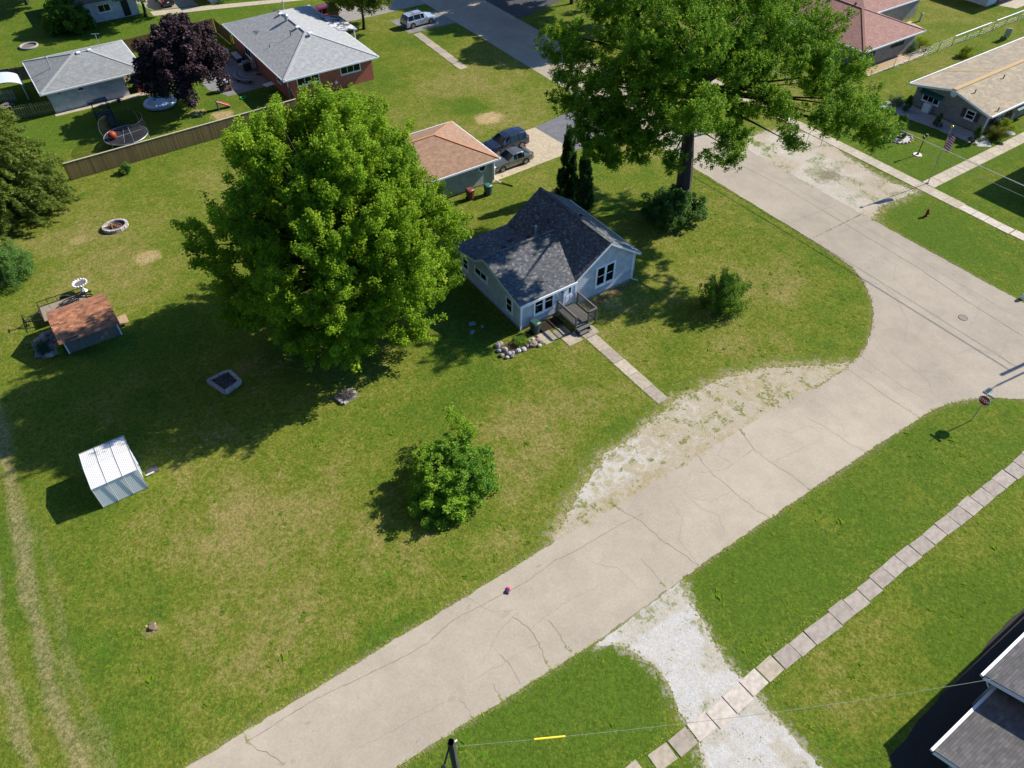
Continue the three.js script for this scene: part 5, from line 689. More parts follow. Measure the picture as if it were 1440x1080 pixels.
// st: stations [x, top, half width, kind] front to rear, kind h hood / c cabin; half width at the shoulder
function car(name, label, x, z, ry, P) {
  const t = thing(name, label, 'car', x, 0, z, ry), B = [], S = [], G = [], F = [], W = P.w / 2, belt = P.belt;
  const sec = (s) => { const [sx, top, kind, wf = 1] = s, w = W * wf, cab = kind === 'c', bl = Math.min(belt + (s[4] || 0), top - 0.03); const e = cab ? W * 0.76 : w * 0.86; return [[sx, 0.24, w * 0.9], [sx, 0.42, w * 0.99], [sx, bl - 0.14, w], [sx, bl, w * 0.965], [sx, cab ? top - 0.07 : top - 0.02, e], [sx, cab ? top - 0.015 : top, e * 0.84], [sx, cab ? top + 0.015 : top + 0.015, 0]]; };
  const secs = P.st.map(sec), tri = (arr, a, b, c, d, s) => { const q = p => [p[0], p[1], p[2] * s]; for (const p of [a, b, c, a, c, d]) arr.push(...q(p)); };
  for (let i = 0; i < secs.length - 1; i++) for (const s of [1, -1]) for (let k = 0; k < 6; k++) {
    const a = secs[i][k], b = secs[i + 1][k], c = secs[i + 1][k + 1], d = secs[i][k + 1], k0 = P.st[i][2], k1 = P.st[i + 1][2];
    let arr = B; if (k === 3 && k0 === 'c' && k1 === 'c') arr = S; else if (k >= 4 && k0 !== k1) arr = k0 === 'h' ? F : G; else if (k === 3 && k0 !== k1) arr = B;
    tri(arr, a, b, c, d, s);
  }
  for (const end of [0, secs.length - 1]) for (const s of [1, -1]) { const q = secs[end]; for (let k = 0; k < 6; k++) { const c0 = [q[0][0], q[k][1], 0], c1 = [q[0][0], q[k + 1][1], 0]; tri(B, q[k], q[k + 1], c1, c0, s); } }
  const mk = arr => { const g = new THREE.BufferGeometry(); g.setAttribute('position', new THREE.Float32BufferAttribute(arr, 3)); g.computeVertexNormals(); return g; };
  const body = part('body', mk(B), P.paint, t); part('windscreen', mk(F), MAT.glass, t); part('rear_window', mk(G), MAT.glass, t); part('side_windows', mk(S), MAT.glass, t);
  const cab = P.st.filter(s => s[2] === 'c'), y0 = belt, y1 = cab[1][1] - 0.08;    // pillars
  for (const s of [-1, 1]) for (const px of P.pillars) part('pillar', rod(V(px, y0, s * W * 0.972), V(px - 0.03, y1, s * W * 0.772), 0.035, 0.03, 5), P.pill || P.paint, t);
  for (const s of [-1, 1]) for (const wx of P.wheels) { const g = part('wheel', new THREE.CylinderGeometry(P.wr, P.wr, 0.21, 24).rotateX(Math.PI / 2).translate(wx, P.wr, s * (W - 0.1)), MAT.rubber, t); part('rim', [new THREE.CylinderGeometry(P.wr * 0.66, P.wr * 0.66, 0.02, 20).rotateX(Math.PI / 2).translate(wx, P.wr, s * (W + 0.012))], M(0x9fa2a5, 0.3, { metalness: 0.8 }), g); for (let k = 0; k < 5; k++) { const a = k / 5 * 6.283 + 0.3; part('spoke_gap', box(0.08, 0.13, 0.02).rotateZ(-a + Math.PI / 2).translate(wx + Math.cos(a + 0.63) * P.wr * 0.42, P.wr + Math.sin(a + 0.63) * P.wr * 0.42, s * (W + 0.016)), MAT.black, g); } part('wheel_arch', new THREE.TorusGeometry(P.wr + 0.05, 0.035, 6, 18, Math.PI).translate(wx, P.wr - 0.02, s * (W - 0.012)), P.arch || MAT.black, t); }
  const X0 = P.st[0][0], X1 = P.st[P.st.length - 1][0];
  for (const s of [-1, 1]) { part('headlight', rbox(0.22, 0.13, 0.4, 0.04, X0 - 0.12, P.hl || 0.68, s * W * 0.64), M(0xd5dade, 0.15), t); part('tail_light', rbox(0.16, P.tl || 0.2, 0.3, 0.04, X1 + 0.1, P.th || 0.9, s * W * 0.72), M(0xb5121c, 0.25), t); part('mirror', rbox(0.12, 0.13, 0.2, 0.04, P.mir, belt + 0.08, s * (W + 0.08)), P.paint, t); part('door_handle', rbox(0.16, 0.03, 0.03, 0.01, P.mir - 0.95, belt - 0.1, s * W * 1.0), P.paint, body); for (const dx of [0.05, -1.05]) part('door_seam', box(0.012, belt - 0.5, 0.01, P.mir + dx, (belt + 0.42) / 2, s * W * 1.0), MAT.black, body); }
  part('bumper', rbox(0.18, 0.22, P.w * 0.9, 0.06, X0 - 0.02, 0.42, 0), P.bump || P.paint, t); part('bumper', rbox(0.18, 0.22, P.w * 0.9, 0.06, X1 + 0.02, 0.46, 0), P.bump || P.paint, t); part('grille', rbox(0.06, 0.16, P.w * 0.5, 0.02, X0 + 0.05, 0.6, 0), MAT.black, t); part('number_plate', rbox(0.02, 0.12, 0.32, 0.004, X1 - 0.07, 0.72, 0), MAT.white, t); part('underbody', box(X0 - X1 - 0.5, 0.1, P.w * 0.8, (X0 + X1) / 2, 0.24, 0), MAT.black, t);
  if (P.rails) for (const s of [-1, 1]) part('roof_rail', [rod(V(0.5, P.rails + 0.05, s * W * 0.66), V(-1.5, P.rails + 0.03, s * W * 0.66), 0.025)], MAT.black, t);
  if (P.bars) for (const bxp of [0.2, -0.9]) part('roof_bar', rbox(0.06, 0.05, P.w * 0.75, 0.02, bxp, P.bars + 0.08, 0), MAT.metal, t);
  return t;
}
const sedanSt = [[2.3, 0.56, 'h', 0.8], [2.2, 0.72, 'h', 0.92], [1.9, 0.8, 'h', 0.99], [1.0, 0.93, 'h'], [0.75, 0.96, 'h'], [0.05, 1.38, 'c'], [-0.4, 1.44, 'c'], [-0.95, 1.42, 'c'], [-1.2, 1.36, 'c'], [-1.85, 1.06, 'h'], [-2.15, 1.03, 'h', 0.97], [-2.33, 0.9, 'h', 0.9], [-2.37, 0.6, 'h', 0.86]];
car('sedan', 'grey four-door sedan parked on the concrete driveway by the garage', 37.55, -55.45, Math.PI, { w: 1.8, belt: 0.9, st: sedanSt, paint: paint(0x6f7069, 0.5), pillars: [-0.35], wheels: [1.4, -1.35], wr: 0.33, mir: 0.6, arch: MAT.rubber });
const vanSt = [[2.4, 0.6, 'h', 0.8], [2.28, 0.85, 'h', 0.94], [1.9, 0.98, 'h', 1], [1.1, 1.1, 'h'], [0.45, 1.6, 'c'], [-0.2, 1.68, 'c'], [-1.3, 1.67, 'c'], [-2.05, 1.62, 'c'], [-2.3, 1.1, 'h', 0.97], [-2.42, 0.95, 'h', 0.93], [-2.44, 0.6, 'h', 0.88]];
car('suv', 'dark slate blue crossover parked beside the grey sedan', 38.95, -58.35, Math.PI, { w: 1.88, belt: 1.02, st: vanSt, paint: paint(0x2c3344, 0.4), pillars: [-0.1, -1.15], wheels: [1.5, -1.45], wr: 0.36, mir: 0.85, rails: 1.68, pill: MAT.black, hl: 0.8, th: 1.0, tl: 0.3 });
car('suv', 'silver crossover with black trim and roof bars on the far driveway', 48.0, -92.55, 0.05, { w: 1.86, belt: 1.0, st: vanSt.map(s => [s[0] * 0.95, s[1] * 0.985, s[2], s[3]]), paint: paint(0xb9bec4, 0.4), pillars: [-0.1, -1.15], wheels: [1.42, -1.4], wr: 0.36, mir: 0.8, rails: 1.65, bars: 1.65, hl: 0.78, bump: MAT.dark });
car('suv', 'dark red crossover half hidden behind the brick house', 37.6, -101.2, Math.PI + 0.06, { w: 1.86, belt: 1.02, st: vanSt, paint: paint(0x8e1520, 0.3), pillars: [-0.1, -1.15], wheels: [1.5, -1.45], wr: 0.36, mir: 0.85, rails: 1.68, hl: 0.8, th: 1.0, tl: 0.34 });
car('sedan', 'dark car standing on the driveway of the white house', 22.2, -119.8, Math.PI / 2, { w: 1.8, belt: 0.9, st: sedanSt, paint: paint(0x20242a, 0.4), pillars: [-0.35], wheels: [1.4, -1.35], wr: 0.33, mir: 0.6 });

// ---------- front garden and lawn things ----------
const rockGeo = [0, 1, 2, 3].map(k => { const g = new THREE.IcosahedronGeometry(1, 1), p = g.attributes.position, v = V(); for (let i = 0; i < p.count; i++) { v.fromBufferAttribute(p, i); const d = 0.72 + 0.5 * vn(v.x * 1.7 + k * 9 + 20, v.y * 1.7 + v.z * 1.3 + 20); p.setXYZ(i, v.x * d, v.y * d * 0.72, v.z * d); } g.computeVertexNormals(); return g; });
const rock = (t, x, z, r, m, y = r * 0.35) => { const q = part('rock', rockGeo[Math.floor(rnd() * 4)], m || MAT.stone[Math.floor(rnd() * 4)], t); q.position.set(x - t.position.x, y - t.position.y, z - t.position.z); q.rotation.set(R(-0.4, 0.4), R(0, 6), R(-0.4, 0.4)); q.scale.setScalar(r); return q; };
{ const t = thing('rock_garden', 'rock-edged garden bed with weeds at the corner of the blue-grey house', 'garden bed', 23.3, 0, -33.0), pal = [M(0x9c98a0, 0.85, { map: fineGrain }), M(0xb8b2ad, 0.85, { map: fineGrain }), M(0x8a7c74, 0.9, { map: fineGrain }), M(0xa08878, 0.9, { map: fineGrain })];
  for (const [px, py, r] of [[699, 488, 0.3], [703, 484, 0.26], [701, 494, 0.22], [709, 493, 0.25], [715, 498, 0.28], [722, 496, 0.2], [728, 495, 0.22], [735, 492, 0.22], [741, 489, 0.2], [746, 486, 0.26], [752, 484, 0.3], [756, 480, 0.26], [750, 479, 0.24], [762, 481, 0.22], [758, 486, 0.22], [745, 480, 0.18], [732, 476, 0.2], [725, 478, 0.18], [712, 504, 0.2], [720, 501, 0.18], [706, 499, 0.2], [730, 488, 0.16]]) { const p = g2(px, py); rock(t, p[0] + R(-0.1, 0.1), p[1] + R(-0.1, 0.1), r * R(0.8, 1.1), pal[Math.floor(rnd() * 4)]); }
  wpart('soil', sheet(ragged([[700, 490], [725, 476], [758, 478], [760, 486], [718, 503]].map(p => g2(...p)), 0.2, 0.12), 0.008), M(0x5a4636, 1, { map: fineGrain }), t);
  const cl = []; for (let i = 0; i < 12; i++) { const p = g2(R(718, 745), R(478, 488)); cl.push({ c: V(p[0], 0.25, p[1]), ax: V(0, 1, 0), a: 0.3, b: 0.25, n: 16 }); } crown(t, cl, shrubSpray, LEAF, limePal, [0.5, 0.8], 'weeds'); }
{ const bed = structure('soil_bed', sheet(ragged([[24.5, -34.3], [27.6, -34.3], [27.6, -33.4], [26.0, -33.3], [24.9, -33.1]], 0.2, 0.1), 0.006), MAT.soil); structure('soil_bed', sheet(ragged([[30.2, -34.3], [35.2, -34.3], [34.8, -33.9], [30.3, -33.6]], 0.2, 0.12), 0.006), M(0x7a5d3f, 1, { map: fineGrain })); }
{ for (const [px, py, s, lb] of [[664, 456, 0.5, 'broken pale concrete block lying on the shaded lawn by the house'], [664, 468, 0.42, 'flat pale paving fragment on the shaded lawn by the house'], [678, 460, 0.3, 'thin pale stone chip on the shaded lawn by the house']]) { const p = g2(px, py); single('concrete_block', rbox(s, s * 0.3, s * 0.62, 0.02).rotateY(R(0, 3)).translate(p[0], s * 0.14, p[1]), M(0xa9a6a4, 0.9, { map: fineGrain }), lb, 'block'); } }
// block-edged raised beds: corners in the photograph
function raisedBed(label, c, h, n, m) {
  const P = c.map(q => at(q[0], q[1], h)), C = P.reduce((s, p) => s.add(p), V()).multiplyScalar(1 / 4), t = thing('raised_bed', label, 'garden bed', C.x, 0, C.z);
  for (let i = 0; i < 4; i++) { const a = P[i], b = P[(i + 1) % 4], L = Math.hypot(b.x - a.x, b.z - a.z), k = n[i % 2]; for (let j = 0; j < k; j++) { const u = (j + 0.5) / k, x = lerp(a.x, b.x, u), z = lerp(a.z, b.z, u); for (const row of h > 0.25 ? [0, 1] : [0]) { const q = part('block', muv(rbox(L / k - 0.02, h / (h > 0.25 ? 2 : 1) - 0.01, 0.24, 0.02)), m[Math.floor(rnd() * m.length)], t); q.position.set(x - C.x + R(-0.02, 0.02), (row + 0.5) * h / (h > 0.25 ? 2 : 1), z - C.z + R(-0.02, 0.02)); q.rotation.y = -Math.atan2(b.z - a.z, b.x - a.x) + R(-0.04, 0.04); } } }
  part('soil', sheet(P.map(p => [lerp(p.x, C.x, 0.08) - C.x, lerp(p.z, C.z, 0.08) - C.z]), h * 0.6), M(0x5c5149, 1, { map: fineGrain }), t);
  const cl = []; for (let i = 0; i < 26; i++) { const u = rnd(), w = rnd(), x = lerp(lerp(P[0].x, P[1].x, u), lerp(P[3].x, P[2].x, u), 0.15 + 0.7 * w), z = lerp(lerp(P[0].z, P[1].z, u), lerp(P[3].z, P[2].z, u), 0.15 + 0.7 * w); cl.push({ c: V(x, h * 0.6, z), ax: V(1, 0, 0), a: 0.3, b: 0.1, n: 12 }); } crown(t, cl, leafSpray(6, 0.2, 0.02, 0.15, 0.2), M(0xffffff, 0.9), [col(0.12, 0.10, 0.085), col(0.34, 0.30, 0.26)], undefined, 'twigs'); return t; }
const blockM = [M(0xbbb0a9, 0.9, { map: fineGrain }), M(0xc5bbb3, 0.9, { map: fineGrain }), M(0xaca19b, 0.9, { map: fineGrain })];
raisedBed('larger block-edged bed full of dark twigs in the maple shade', [[292, 534], [316, 550], [337, 535], [322, 520]], 0.35, [3, 4], blockM); raisedBed('small open block-edged bed on the lawn below the maple', [[472, 557], [483, 566], [501, 554], [493, 546]], 0.18, [2, 3], blockM);
{ const p = g2(163, 320), t = thing('fire_pit', 'round stone fire pit with burnt wood on the back lawn', 'fire pit', p[0], 0, p[1]); for (let i = 0; i < 16; i++) { const a = i / 16 * 6.283; for (const r of [0, 1]) { const q = part('block', muv(rbox(0.36, 0.15, 0.24, 0.03)), blockM[(i + r) % 3], t); q.position.set(Math.cos(a) * 0.98, 0.08 + r * 0.15, Math.sin(a) * 0.85); q.rotation.y = -a + Math.PI / 2; } } part('ash', new THREE.CircleGeometry(0.88, 24).rotateX(-Math.PI / 2).translate(0, 0.08, 0), M(0x6a5444, 1, { map: fineGrain }), t); for (let i = 0; i < 9; i++) { const a = R(0, 6.28); part('log', rod(V(Math.cos(a) * R(0.3, 1), R(0.15, 0.4), Math.sin(a) * R(0.3, 0.9)), V(-Math.cos(a + R(-1, 1)) * 0.5, R(0.12, 0.3), -Math.sin(a) * 0.5), R(0.03, 0.06), 0.03), i % 2 ? M(0xa87a56, 0.9) : MAT.soil, t); } }
{ const p = at(118, 410), t = thing('bird_bath', 'white scalloped pedestal bird bath behind the little brown shed', 'bird bath', p.x, 0, p.z); part('pedestal', new THREE.LatheGeometry([[0, 0], [0.3, 0], [0.3, 0.06], [0.2, 0.14], [0.12, 0.3], [0.1, 0.6], [0.16, 0.72], [0, 0.74]].map(q => new THREE.Vector2(...q)), 20), M(0xe4e4e6, 0.5), t); part('bowl', new THREE.LatheGeometry([[0.1, 0.7], [0.4, 0.78], [0.52, 0.88], [0.54, 0.88], [0.44, 0.8], [0, 0.76]].map(q => new THREE.Vector2(...q)), 28), M(0xe4e4e6, 0.5), t); part('gravel', new THREE.CircleGeometry(0.42, 24).rotateX(-Math.PI / 2).translate(0, 0.8, 0), M(0x75676a, 0.9, { map: fineGrain }), t); for (let i = 0; i < 16; i++) { const a = i / 16 * 6.283; part('scallop', new THREE.SphereGeometry(0.075, 8, 6).translate(Math.cos(a) * 0.53, 0.88, Math.sin(a) * 0.53), M(0xe4e4e6, 0.5), t); } }
{ // utility trailer and stone heap by the little shed
  const t = thing('utility_trailer', 'black railed utility trailer parked behind the little brown shed', 'trailer', -3.8, 0, -56.2), a = [-5.5, -57.4], b = [-2.1, -55.4], fm = M(0x24211f, 0.7); wpart('deck', muv(bx(a[0], b[0], 0.5, 0.56, a[1], b[1])), M(0xa89a84, 0.9, { map: woodT }), t);
  for (const y of [0.6, 1.05]) { wpart('rail', rod(V(a[0], y, a[1]), V(b[0], y, a[1]), 0.03), fm, t); wpart('rail', rod(V(a[0], y, a[1]), V(a[0], y, b[1]), 0.03), fm, t); wpart('rail', rod(V(b[0], y, a[1]), V(b[0], y, b[1]), 0.03), fm, t); } for (let i = 0; i <= 5; i++) wpart('upright', rod(V(lerp(a[0], b[0], i / 5), 0.5, a[1]), V(lerp(a[0], b[0], i / 5), 1.05, a[1]), 0.025), fm, t); for (let i = 1; i < 3; i++) for (const x of [a[0], b[0]]) wpart('upright', rod(V(x, 0.5, lerp(a[1], b[1], i / 2)), V(x, 1.05, lerp(a[1], b[1], i / 2)), 0.025), fm, t);
  for (const z of [a[1] - 0.14, b[1] + 0.14]) { const w = wpart('wheel', new THREE.CylinderGeometry(0.33, 0.33, 0.2, 18).rotateX(Math.PI / 2).translate(-3.6, 0.33, z), MAT.rubber, t); wpart('fender', new THREE.TorusGeometry(0.4, 0.08, 6, 14, Math.PI).translate(-3.6, 0.33, z), fm, t); } wpart('tongue', [rod(V(a[0], 0.5, -57.1), V(-6.9, 0.45, -56.4), 0.05), rod(V(a[0], 0.5, -55.7), V(-6.9, 0.45, -56.4), 0.05)], fm, t); wpart('jack', [rod(V(-6.75, 0.02, -56.4), V(-6.75, 1.0, -56.4), 0.05), rod(V(-6.75, 0.95, -56.65), V(-6.75, 0.95, -56.1), 0.04), box(0.3, 0.04, 0.3, -6.75, 0.02, -56.4)], fm, t);
  const hs = thing('hose_pile', 'black drain hose coiled on the trailer deck', 'hose', -3.9, 0.56, -56.6); for (let i = 0; i < 4; i++) { const pts = []; for (let k = 0; k < 9; k++) pts.push(V(-5 + k * 0.3 + 0.9, 0.62 + 0.12 * i * 0.6, -56.9 + 0.35 * Math.sin(k * 0.6 + i) + i * 0.14)); wpart('hose', new THREE.TubeGeometry(new THREE.CatmullRomCurve3(pts), 24, 0.05, 6), MAT.black, hs); }
  const s = thing('stone_heap', 'heap of grey flat stones against the little brown shed', 'stones', -6.0, 0, -53.0), pal = [M(0x9a8f86, 0.9, { map: fineGrain }), M(0x867c75, 0.9, { map: fineGrain }), M(0xaba096, 0.9, { map: fineGrain })]; for (let i = 0; i < 90; i++) { const u = R(-1, 1), v = R(-1, 1), x = -5.85 + u * 0.85, z = -53.2 + v * 1.3, hh = Math.max(0, 1 - Math.hypot(u, v)) * 0.8; rock(s, x, z, R(0.16, 0.32), pal[i % 3], 0.08 + hh * R(0.4, 1)); } rock(s, -5.9, -51.75, 0.3, M(0xa89c8f, 0.9), 0.2); }
{ const p = g2(713, 832), t = thing('rag_doll', 'small pink and navy bundle of cloth lying on the road', 'cloth', p[0], 0.014, p[1], 0.6); const blob = (x, y, z, a, b, c, m) => { const q = part('cloth', rockGeo[Math.floor(rnd() * 4)], m, t); q.position.set(x, y, z); q.scale.set(a, b, c); }; blob(0, 0.07, 0, 0.16, 0.11, 0.12, M(0x1d2450, 0.8)); blob(0.14, 0.06, 0.05, 0.13, 0.1, 0.1, M(0xc21365, 0.75)); blob(0.2, 0.05, -0.04, 0.08, 0.07, 0.07, M(0xd81b78, 0.7)); blob(-0.08, 0.04, 0.1, 0.09, 0.06, 0.07, M(0x8a1f5a, 0.8)); }
{ const p = g2(215, 883), t = thing('tree_stump', 'rotten tan stump with chips in the side lawn', 'stump', p[0], 0, p[1]); part('stump', new THREE.CylinderGeometry(0.16, 0.22, 0.16, 9).translate(0, 0.08, 0), M(0x8f7a63, 0.95, { map: woodT }), t); for (let i = 0; i < 6; i++) { const q = part('chip', box(R(0.1, 0.28), 0.04, R(0.05, 0.1)), M(i % 2 ? 0xc2a86a : 0x7a6a5c, 0.9), t); q.position.set(R(-0.35, 0.25), 0.03, R(-0.4, 0.3)); q.rotation.y = R(0, 3); } }

// ---------- street furniture ----------
{ const B = at(1366, 591), t = thing('stop_sign', 'red octagonal stop sign with street name blades on a thin post', 'road sign', B.x, 0, B.z), H = 2.0, oct = new THREE.Shape(); for (let i = 0; i < 8; i++) { const a = (i + 0.5) / 8 * 6.2832; i ? oct.lineTo(Math.cos(a) * 0.4, Math.sin(a) * 0.4) : oct.moveTo(Math.cos(a) * 0.4, Math.sin(a) * 0.4); }
  const rot = -Math.PI / 2 - 0.0; const face = (s, d, z, m, n) => part(n, new THREE.ExtrudeGeometry(s, { depth: d, bevelEnabled: false, curveSegments: 8 }).translate(0, 0, z).rotateY(rot).translate(-0.03, H, 0), m, t);
  part('post', rod(V(0, -0.05, 0), V(0, H + 0.62, 0), 0.032, 0.032, 8), MAT.galv, t); const f = face(oct, 0.008, 0.012, MAT.white, 'plate'); const in2 = new THREE.Shape(oct.getPoints().map(p => p.multiplyScalar(0.93))); face(in2, 0.006, 0.018, M(0xa3121c, 0.45), 'red_face');
  const font = await new FontLoader().loadAsync('fonts/droid/droid_sans_bold.typeface.json'); const tg = new TextGeometry('STOP', { font, size: 0.25, depth: 0.006, curveSegments: 3 }); tg.computeBoundingBox(); const bb = tg.boundingBox; tg.translate(-(bb.max.x + bb.min.x) / 2, -(bb.max.y + bb.min.y) / 2, 0.022).scale(0.84, 1, 1); part('lettering', tg.rotateY(rot).translate(-0.03, H, 0), MAT.white, t);
  part('name_blade', rbox(0.02, 0.17, 0.8, 0.006, 0, H + 0.5, 0), M(0x9fb1a6, 0.5), t); part('name_blade', rbox(0.8, 0.17, 0.02, 0.006, 0, H + 0.68, 0), M(0x9fb1a6, 0.5), t); }
{ const p = at(1302, 304), t = thing('fire_hydrant', 'short red fire hydrant on the verge by the sidewalk', 'hydrant', p.x, 0, p.z), m = M(0x8f1a1a, 0.5); part('barrel', new THREE.LatheGeometry([[0, 0], [0.17, 0], [0.17, 0.05], [0.11, 0.06], [0.11, 0.5], [0.15, 0.52], [0.15, 0.56], [0.12, 0.62], [0.06, 0.7], [0.03, 0.72], [0.03, 0.78], [0, 0.78]].map(q => new THREE.Vector2(...q)), 16), m, t); for (const s of [-1, 1]) part('side_nozzle', new THREE.CylinderGeometry(0.06, 0.06, 0.12, 10).rotateZ(Math.PI / 2).translate(s * 0.15, 0.42, 0), m, t); part('front_nozzle', new THREE.CylinderGeometry(0.08, 0.08, 0.14, 12).rotateX(Math.PI / 2).translate(0, 0.36, 0.15), m, t); }
{ const B = at(1304.4, 258), T = V(-0.55, 5.9, 0.15), t = thing('flagpole', 'silver flagpole with gold finial at the sidewalk corner', 'flagpole', B.x, 0, B.z); part('pole', rod(V(0, -0.1, 0), T, 0.045, 0.03, 10), MAT.metal, t); part('finial', new THREE.SphereGeometry(0.13, 12, 8).translate(T.x, T.y + 0.12, T.z), M(0xc7a94a, 0.3, { metalness: 0.7 }), t); part('base', new THREE.CylinderGeometry(0.12, 0.14, 0.12, 12).translate(0, 0.06, 0), MAT.metal, t);
  const fl = bake(256, 144, (x, y, o) => { const s = Math.floor((143 - y) / 144 * 13), c = x < 104 && (143 - y) < 78; let k = s % 2 ? [0.86, 0.86, 0.86] : [0.72, 0.1, 0.16]; if (c) { k = [0.14, 0.18, 0.42]; const u = x / 104 * 11, v = (143 - y) / 78 * 9, iu = Math.round(u), iv = Math.round(v); if (iu > 0 && iu < 11 && iv > 0 && iv < 9 && (iu + iv) % 2 === 0 && Math.hypot(u - iu, (v - iv) * 0.9) < 0.3) k = [0.92, 0.92, 0.92]; } o[0] = k[0]; o[1] = k[1]; o[2] = k[2]; });
  const g = new THREE.PlaneGeometry(1, 1, 24, 14), p = g.attributes.position; for (let i = 0; i < p.count; i++) { const u = p.getX(i) + 0.5, v = p.getY(i) + 0.5; const droop = Math.pow(u, 0.8), x = T.x + 0.03 + 0.95 * u * (0.3 + 0.7 * v), y = T.y - 0.15 - (1 - v) * 1.2 - droop * (1.0 + 0.1 * v), z = T.z + 0.26 * Math.sin(u * 10 + v * 2.5) * (0.25 + u) + 0.4 * u; p.setXYZ(i, x, y, z); } g.computeVertexNormals();
  const f = part(uname('flag'), g, M(0xffffff, 0.8, { map: fl }), scene); f.position.copy(t.position); tag(f, 'limp red, white and blue striped flag on the flagpole', 'flag'); }
{ const B = at(1290, 218), t = thing('yard_lamp', 'black yard lamp post with three heads on a round base', 'lamp post', B.x, 0, B.z); part('base', new THREE.CylinderGeometry(0.42, 0.45, 0.08, 20).translate(0, 0.04, 0), M(0xcfc8ba, 0.9), t); part('post', new THREE.LatheGeometry([[0, 0.06], [0.12, 0.06], [0.1, 0.2], [0.05, 0.3], [0.04, 1.9], [0, 1.92]].map(q => new THREE.Vector2(...q)), 12), MAT.black, t); part('arm', rod(V(-0.3, 1.85, 0), V(0.3, 1.85, 0), 0.02), MAT.black, t); for (const x of [-0.3, 0, 0.3]) part('lantern', [new THREE.CylinderGeometry(0.1, 0.06, 0.22, 6).translate(x, 2.0 + (x ? 0 : 0.15), 0), new THREE.ConeGeometry(0.13, 0.1, 6).translate(x, 2.16 + (x ? 0 : 0.15), 0)], MAT.black, t); }
{ // poles and wires
  const t = thing('utility_pole', 'dark wooden utility pole on the verge below the road', 'utility pole', 3.46, 0, -9.1); part('pole', taper([V(0, -0.2, 0), V(0.02, 4.5, 0), V(0, 9, 0)], 0.17, 0.13, 10), M(0x4b443e, 0.95, { map: woodT }), t); part('bracket', [rod(V(-0.1, 8.6, 0), V(-0.55, 8.3, 0.35), 0.04), rbox(0.16, 0.24, 0.16, 0.03, -0.6, 8.25, 0.4)], MAT.black, t); part('insulator', rod(V(0.1, 8.8, 0), V(0.25, 8.8, 0.02), 0.04), MAT.white, t);
  const P = V(3.46, 8.45, -9.1), E = V(26.7, 3.6, 1.2), cat = (a, b, sag, r, n = 40) => { const pts = []; for (let i = 0; i <= n; i++) { const k = i / n, p = a.clone().lerp(b, k); p.y -= sag * 4 * k * (1 - k); pts.push(p); } return new THREE.TubeGeometry(new THREE.CatmullRomCurve3(pts), n, r, 5); };
  const wire = cat(P, E, 0.75, 0.009); single('service_wire', wire, M(0x6f7d70, 0.6), 'thin grey service wire from the pole to the lower house', 'wire');
  const k0 = P.clone().lerp(E, 0.125), k1 = P.clone().lerp(E, 0.175); k0.y -= 0.328; k1.y -= 0.433; single('wire_guard', rod(k0, k1, 0.045, 0.045, 8), MAT.yellow, 'yellow plastic guard sleeve on the service wire', 'wire guard');
  const a = at(1264, 179, 7.5), b = at(1440, 259, 7.5), d = b.clone().sub(a), p0 = a.clone().addScaledVector(d, -1.6), p1 = b.clone().addScaledVector(d, 0.9);
  const t2 = thing('utility_pole', 'wooden utility pole hidden behind the oak crown', 'utility pole', p0.x, 0, p0.z); part('pole', taper([V(0, -0.2, 0), V(0, 4, 0), V(0, 8.2, 0)], 0.17, 0.12, 10), M(0x5a5048, 0.95, { map: woodT }), t2); const t3 = thing('utility_pole', 'wooden utility pole at the roadside near the intersection', 'utility pole', p1.x, 0, p1.z); part('pole', taper([V(0, -0.2, 0), V(0, 4, 0), V(0, 8.2, 0)], 0.17, 0.12, 10), M(0x5a5048, 0.95, { map: woodT }), t3);
  single('overhead_cable', cat(p0, p1, 0.15, 0.03), M(0xb9bbb8, 0.5), 'thick pale overhead cable above the sidewalk', 'wire'); single('overhead_cable', cat(p0.clone().add(V(-0.1, -0.6, 0)), p1.clone().add(V(-0.1, -0.6, 0)), 0.3, 0.014), M(0x8f918c, 0.5), 'thin lower overhead wire above the sidewalk', 'wire');
  const L = thing('street_light', 'grey street light on the east kerb of the intersection', 'street light', 60.0, 0, -9.2); wpart('post', rod(V(60, 0, -9.2), V(60, 8.1, -9.2), 0.1, 0.07, 10), MAT.metal, L); wpart('arm', rod(V(60, 8.0, -9.2), V(59.4, 8.2, -9.22), 0.045, 0.035, 8), MAT.metal, L); wpart('lamp_head', rbox(0.7, 0.14, 0.3, 0.06, 59.15, 8.2, -9.23), M(0x7c7f83, 0.5), L); }
{ const p = g2(1438, 420); single('white_post', [new THREE.CylinderGeometry(0.16, 0.2, 0.5, 12).translate(p[0], 0.25, p[1]), new THREE.SphereGeometry(0.17, 12, 8).translate(p[0], 0.5, p[1])], MAT.white, 'stubby white marker post beside the side street', 'marker'); }

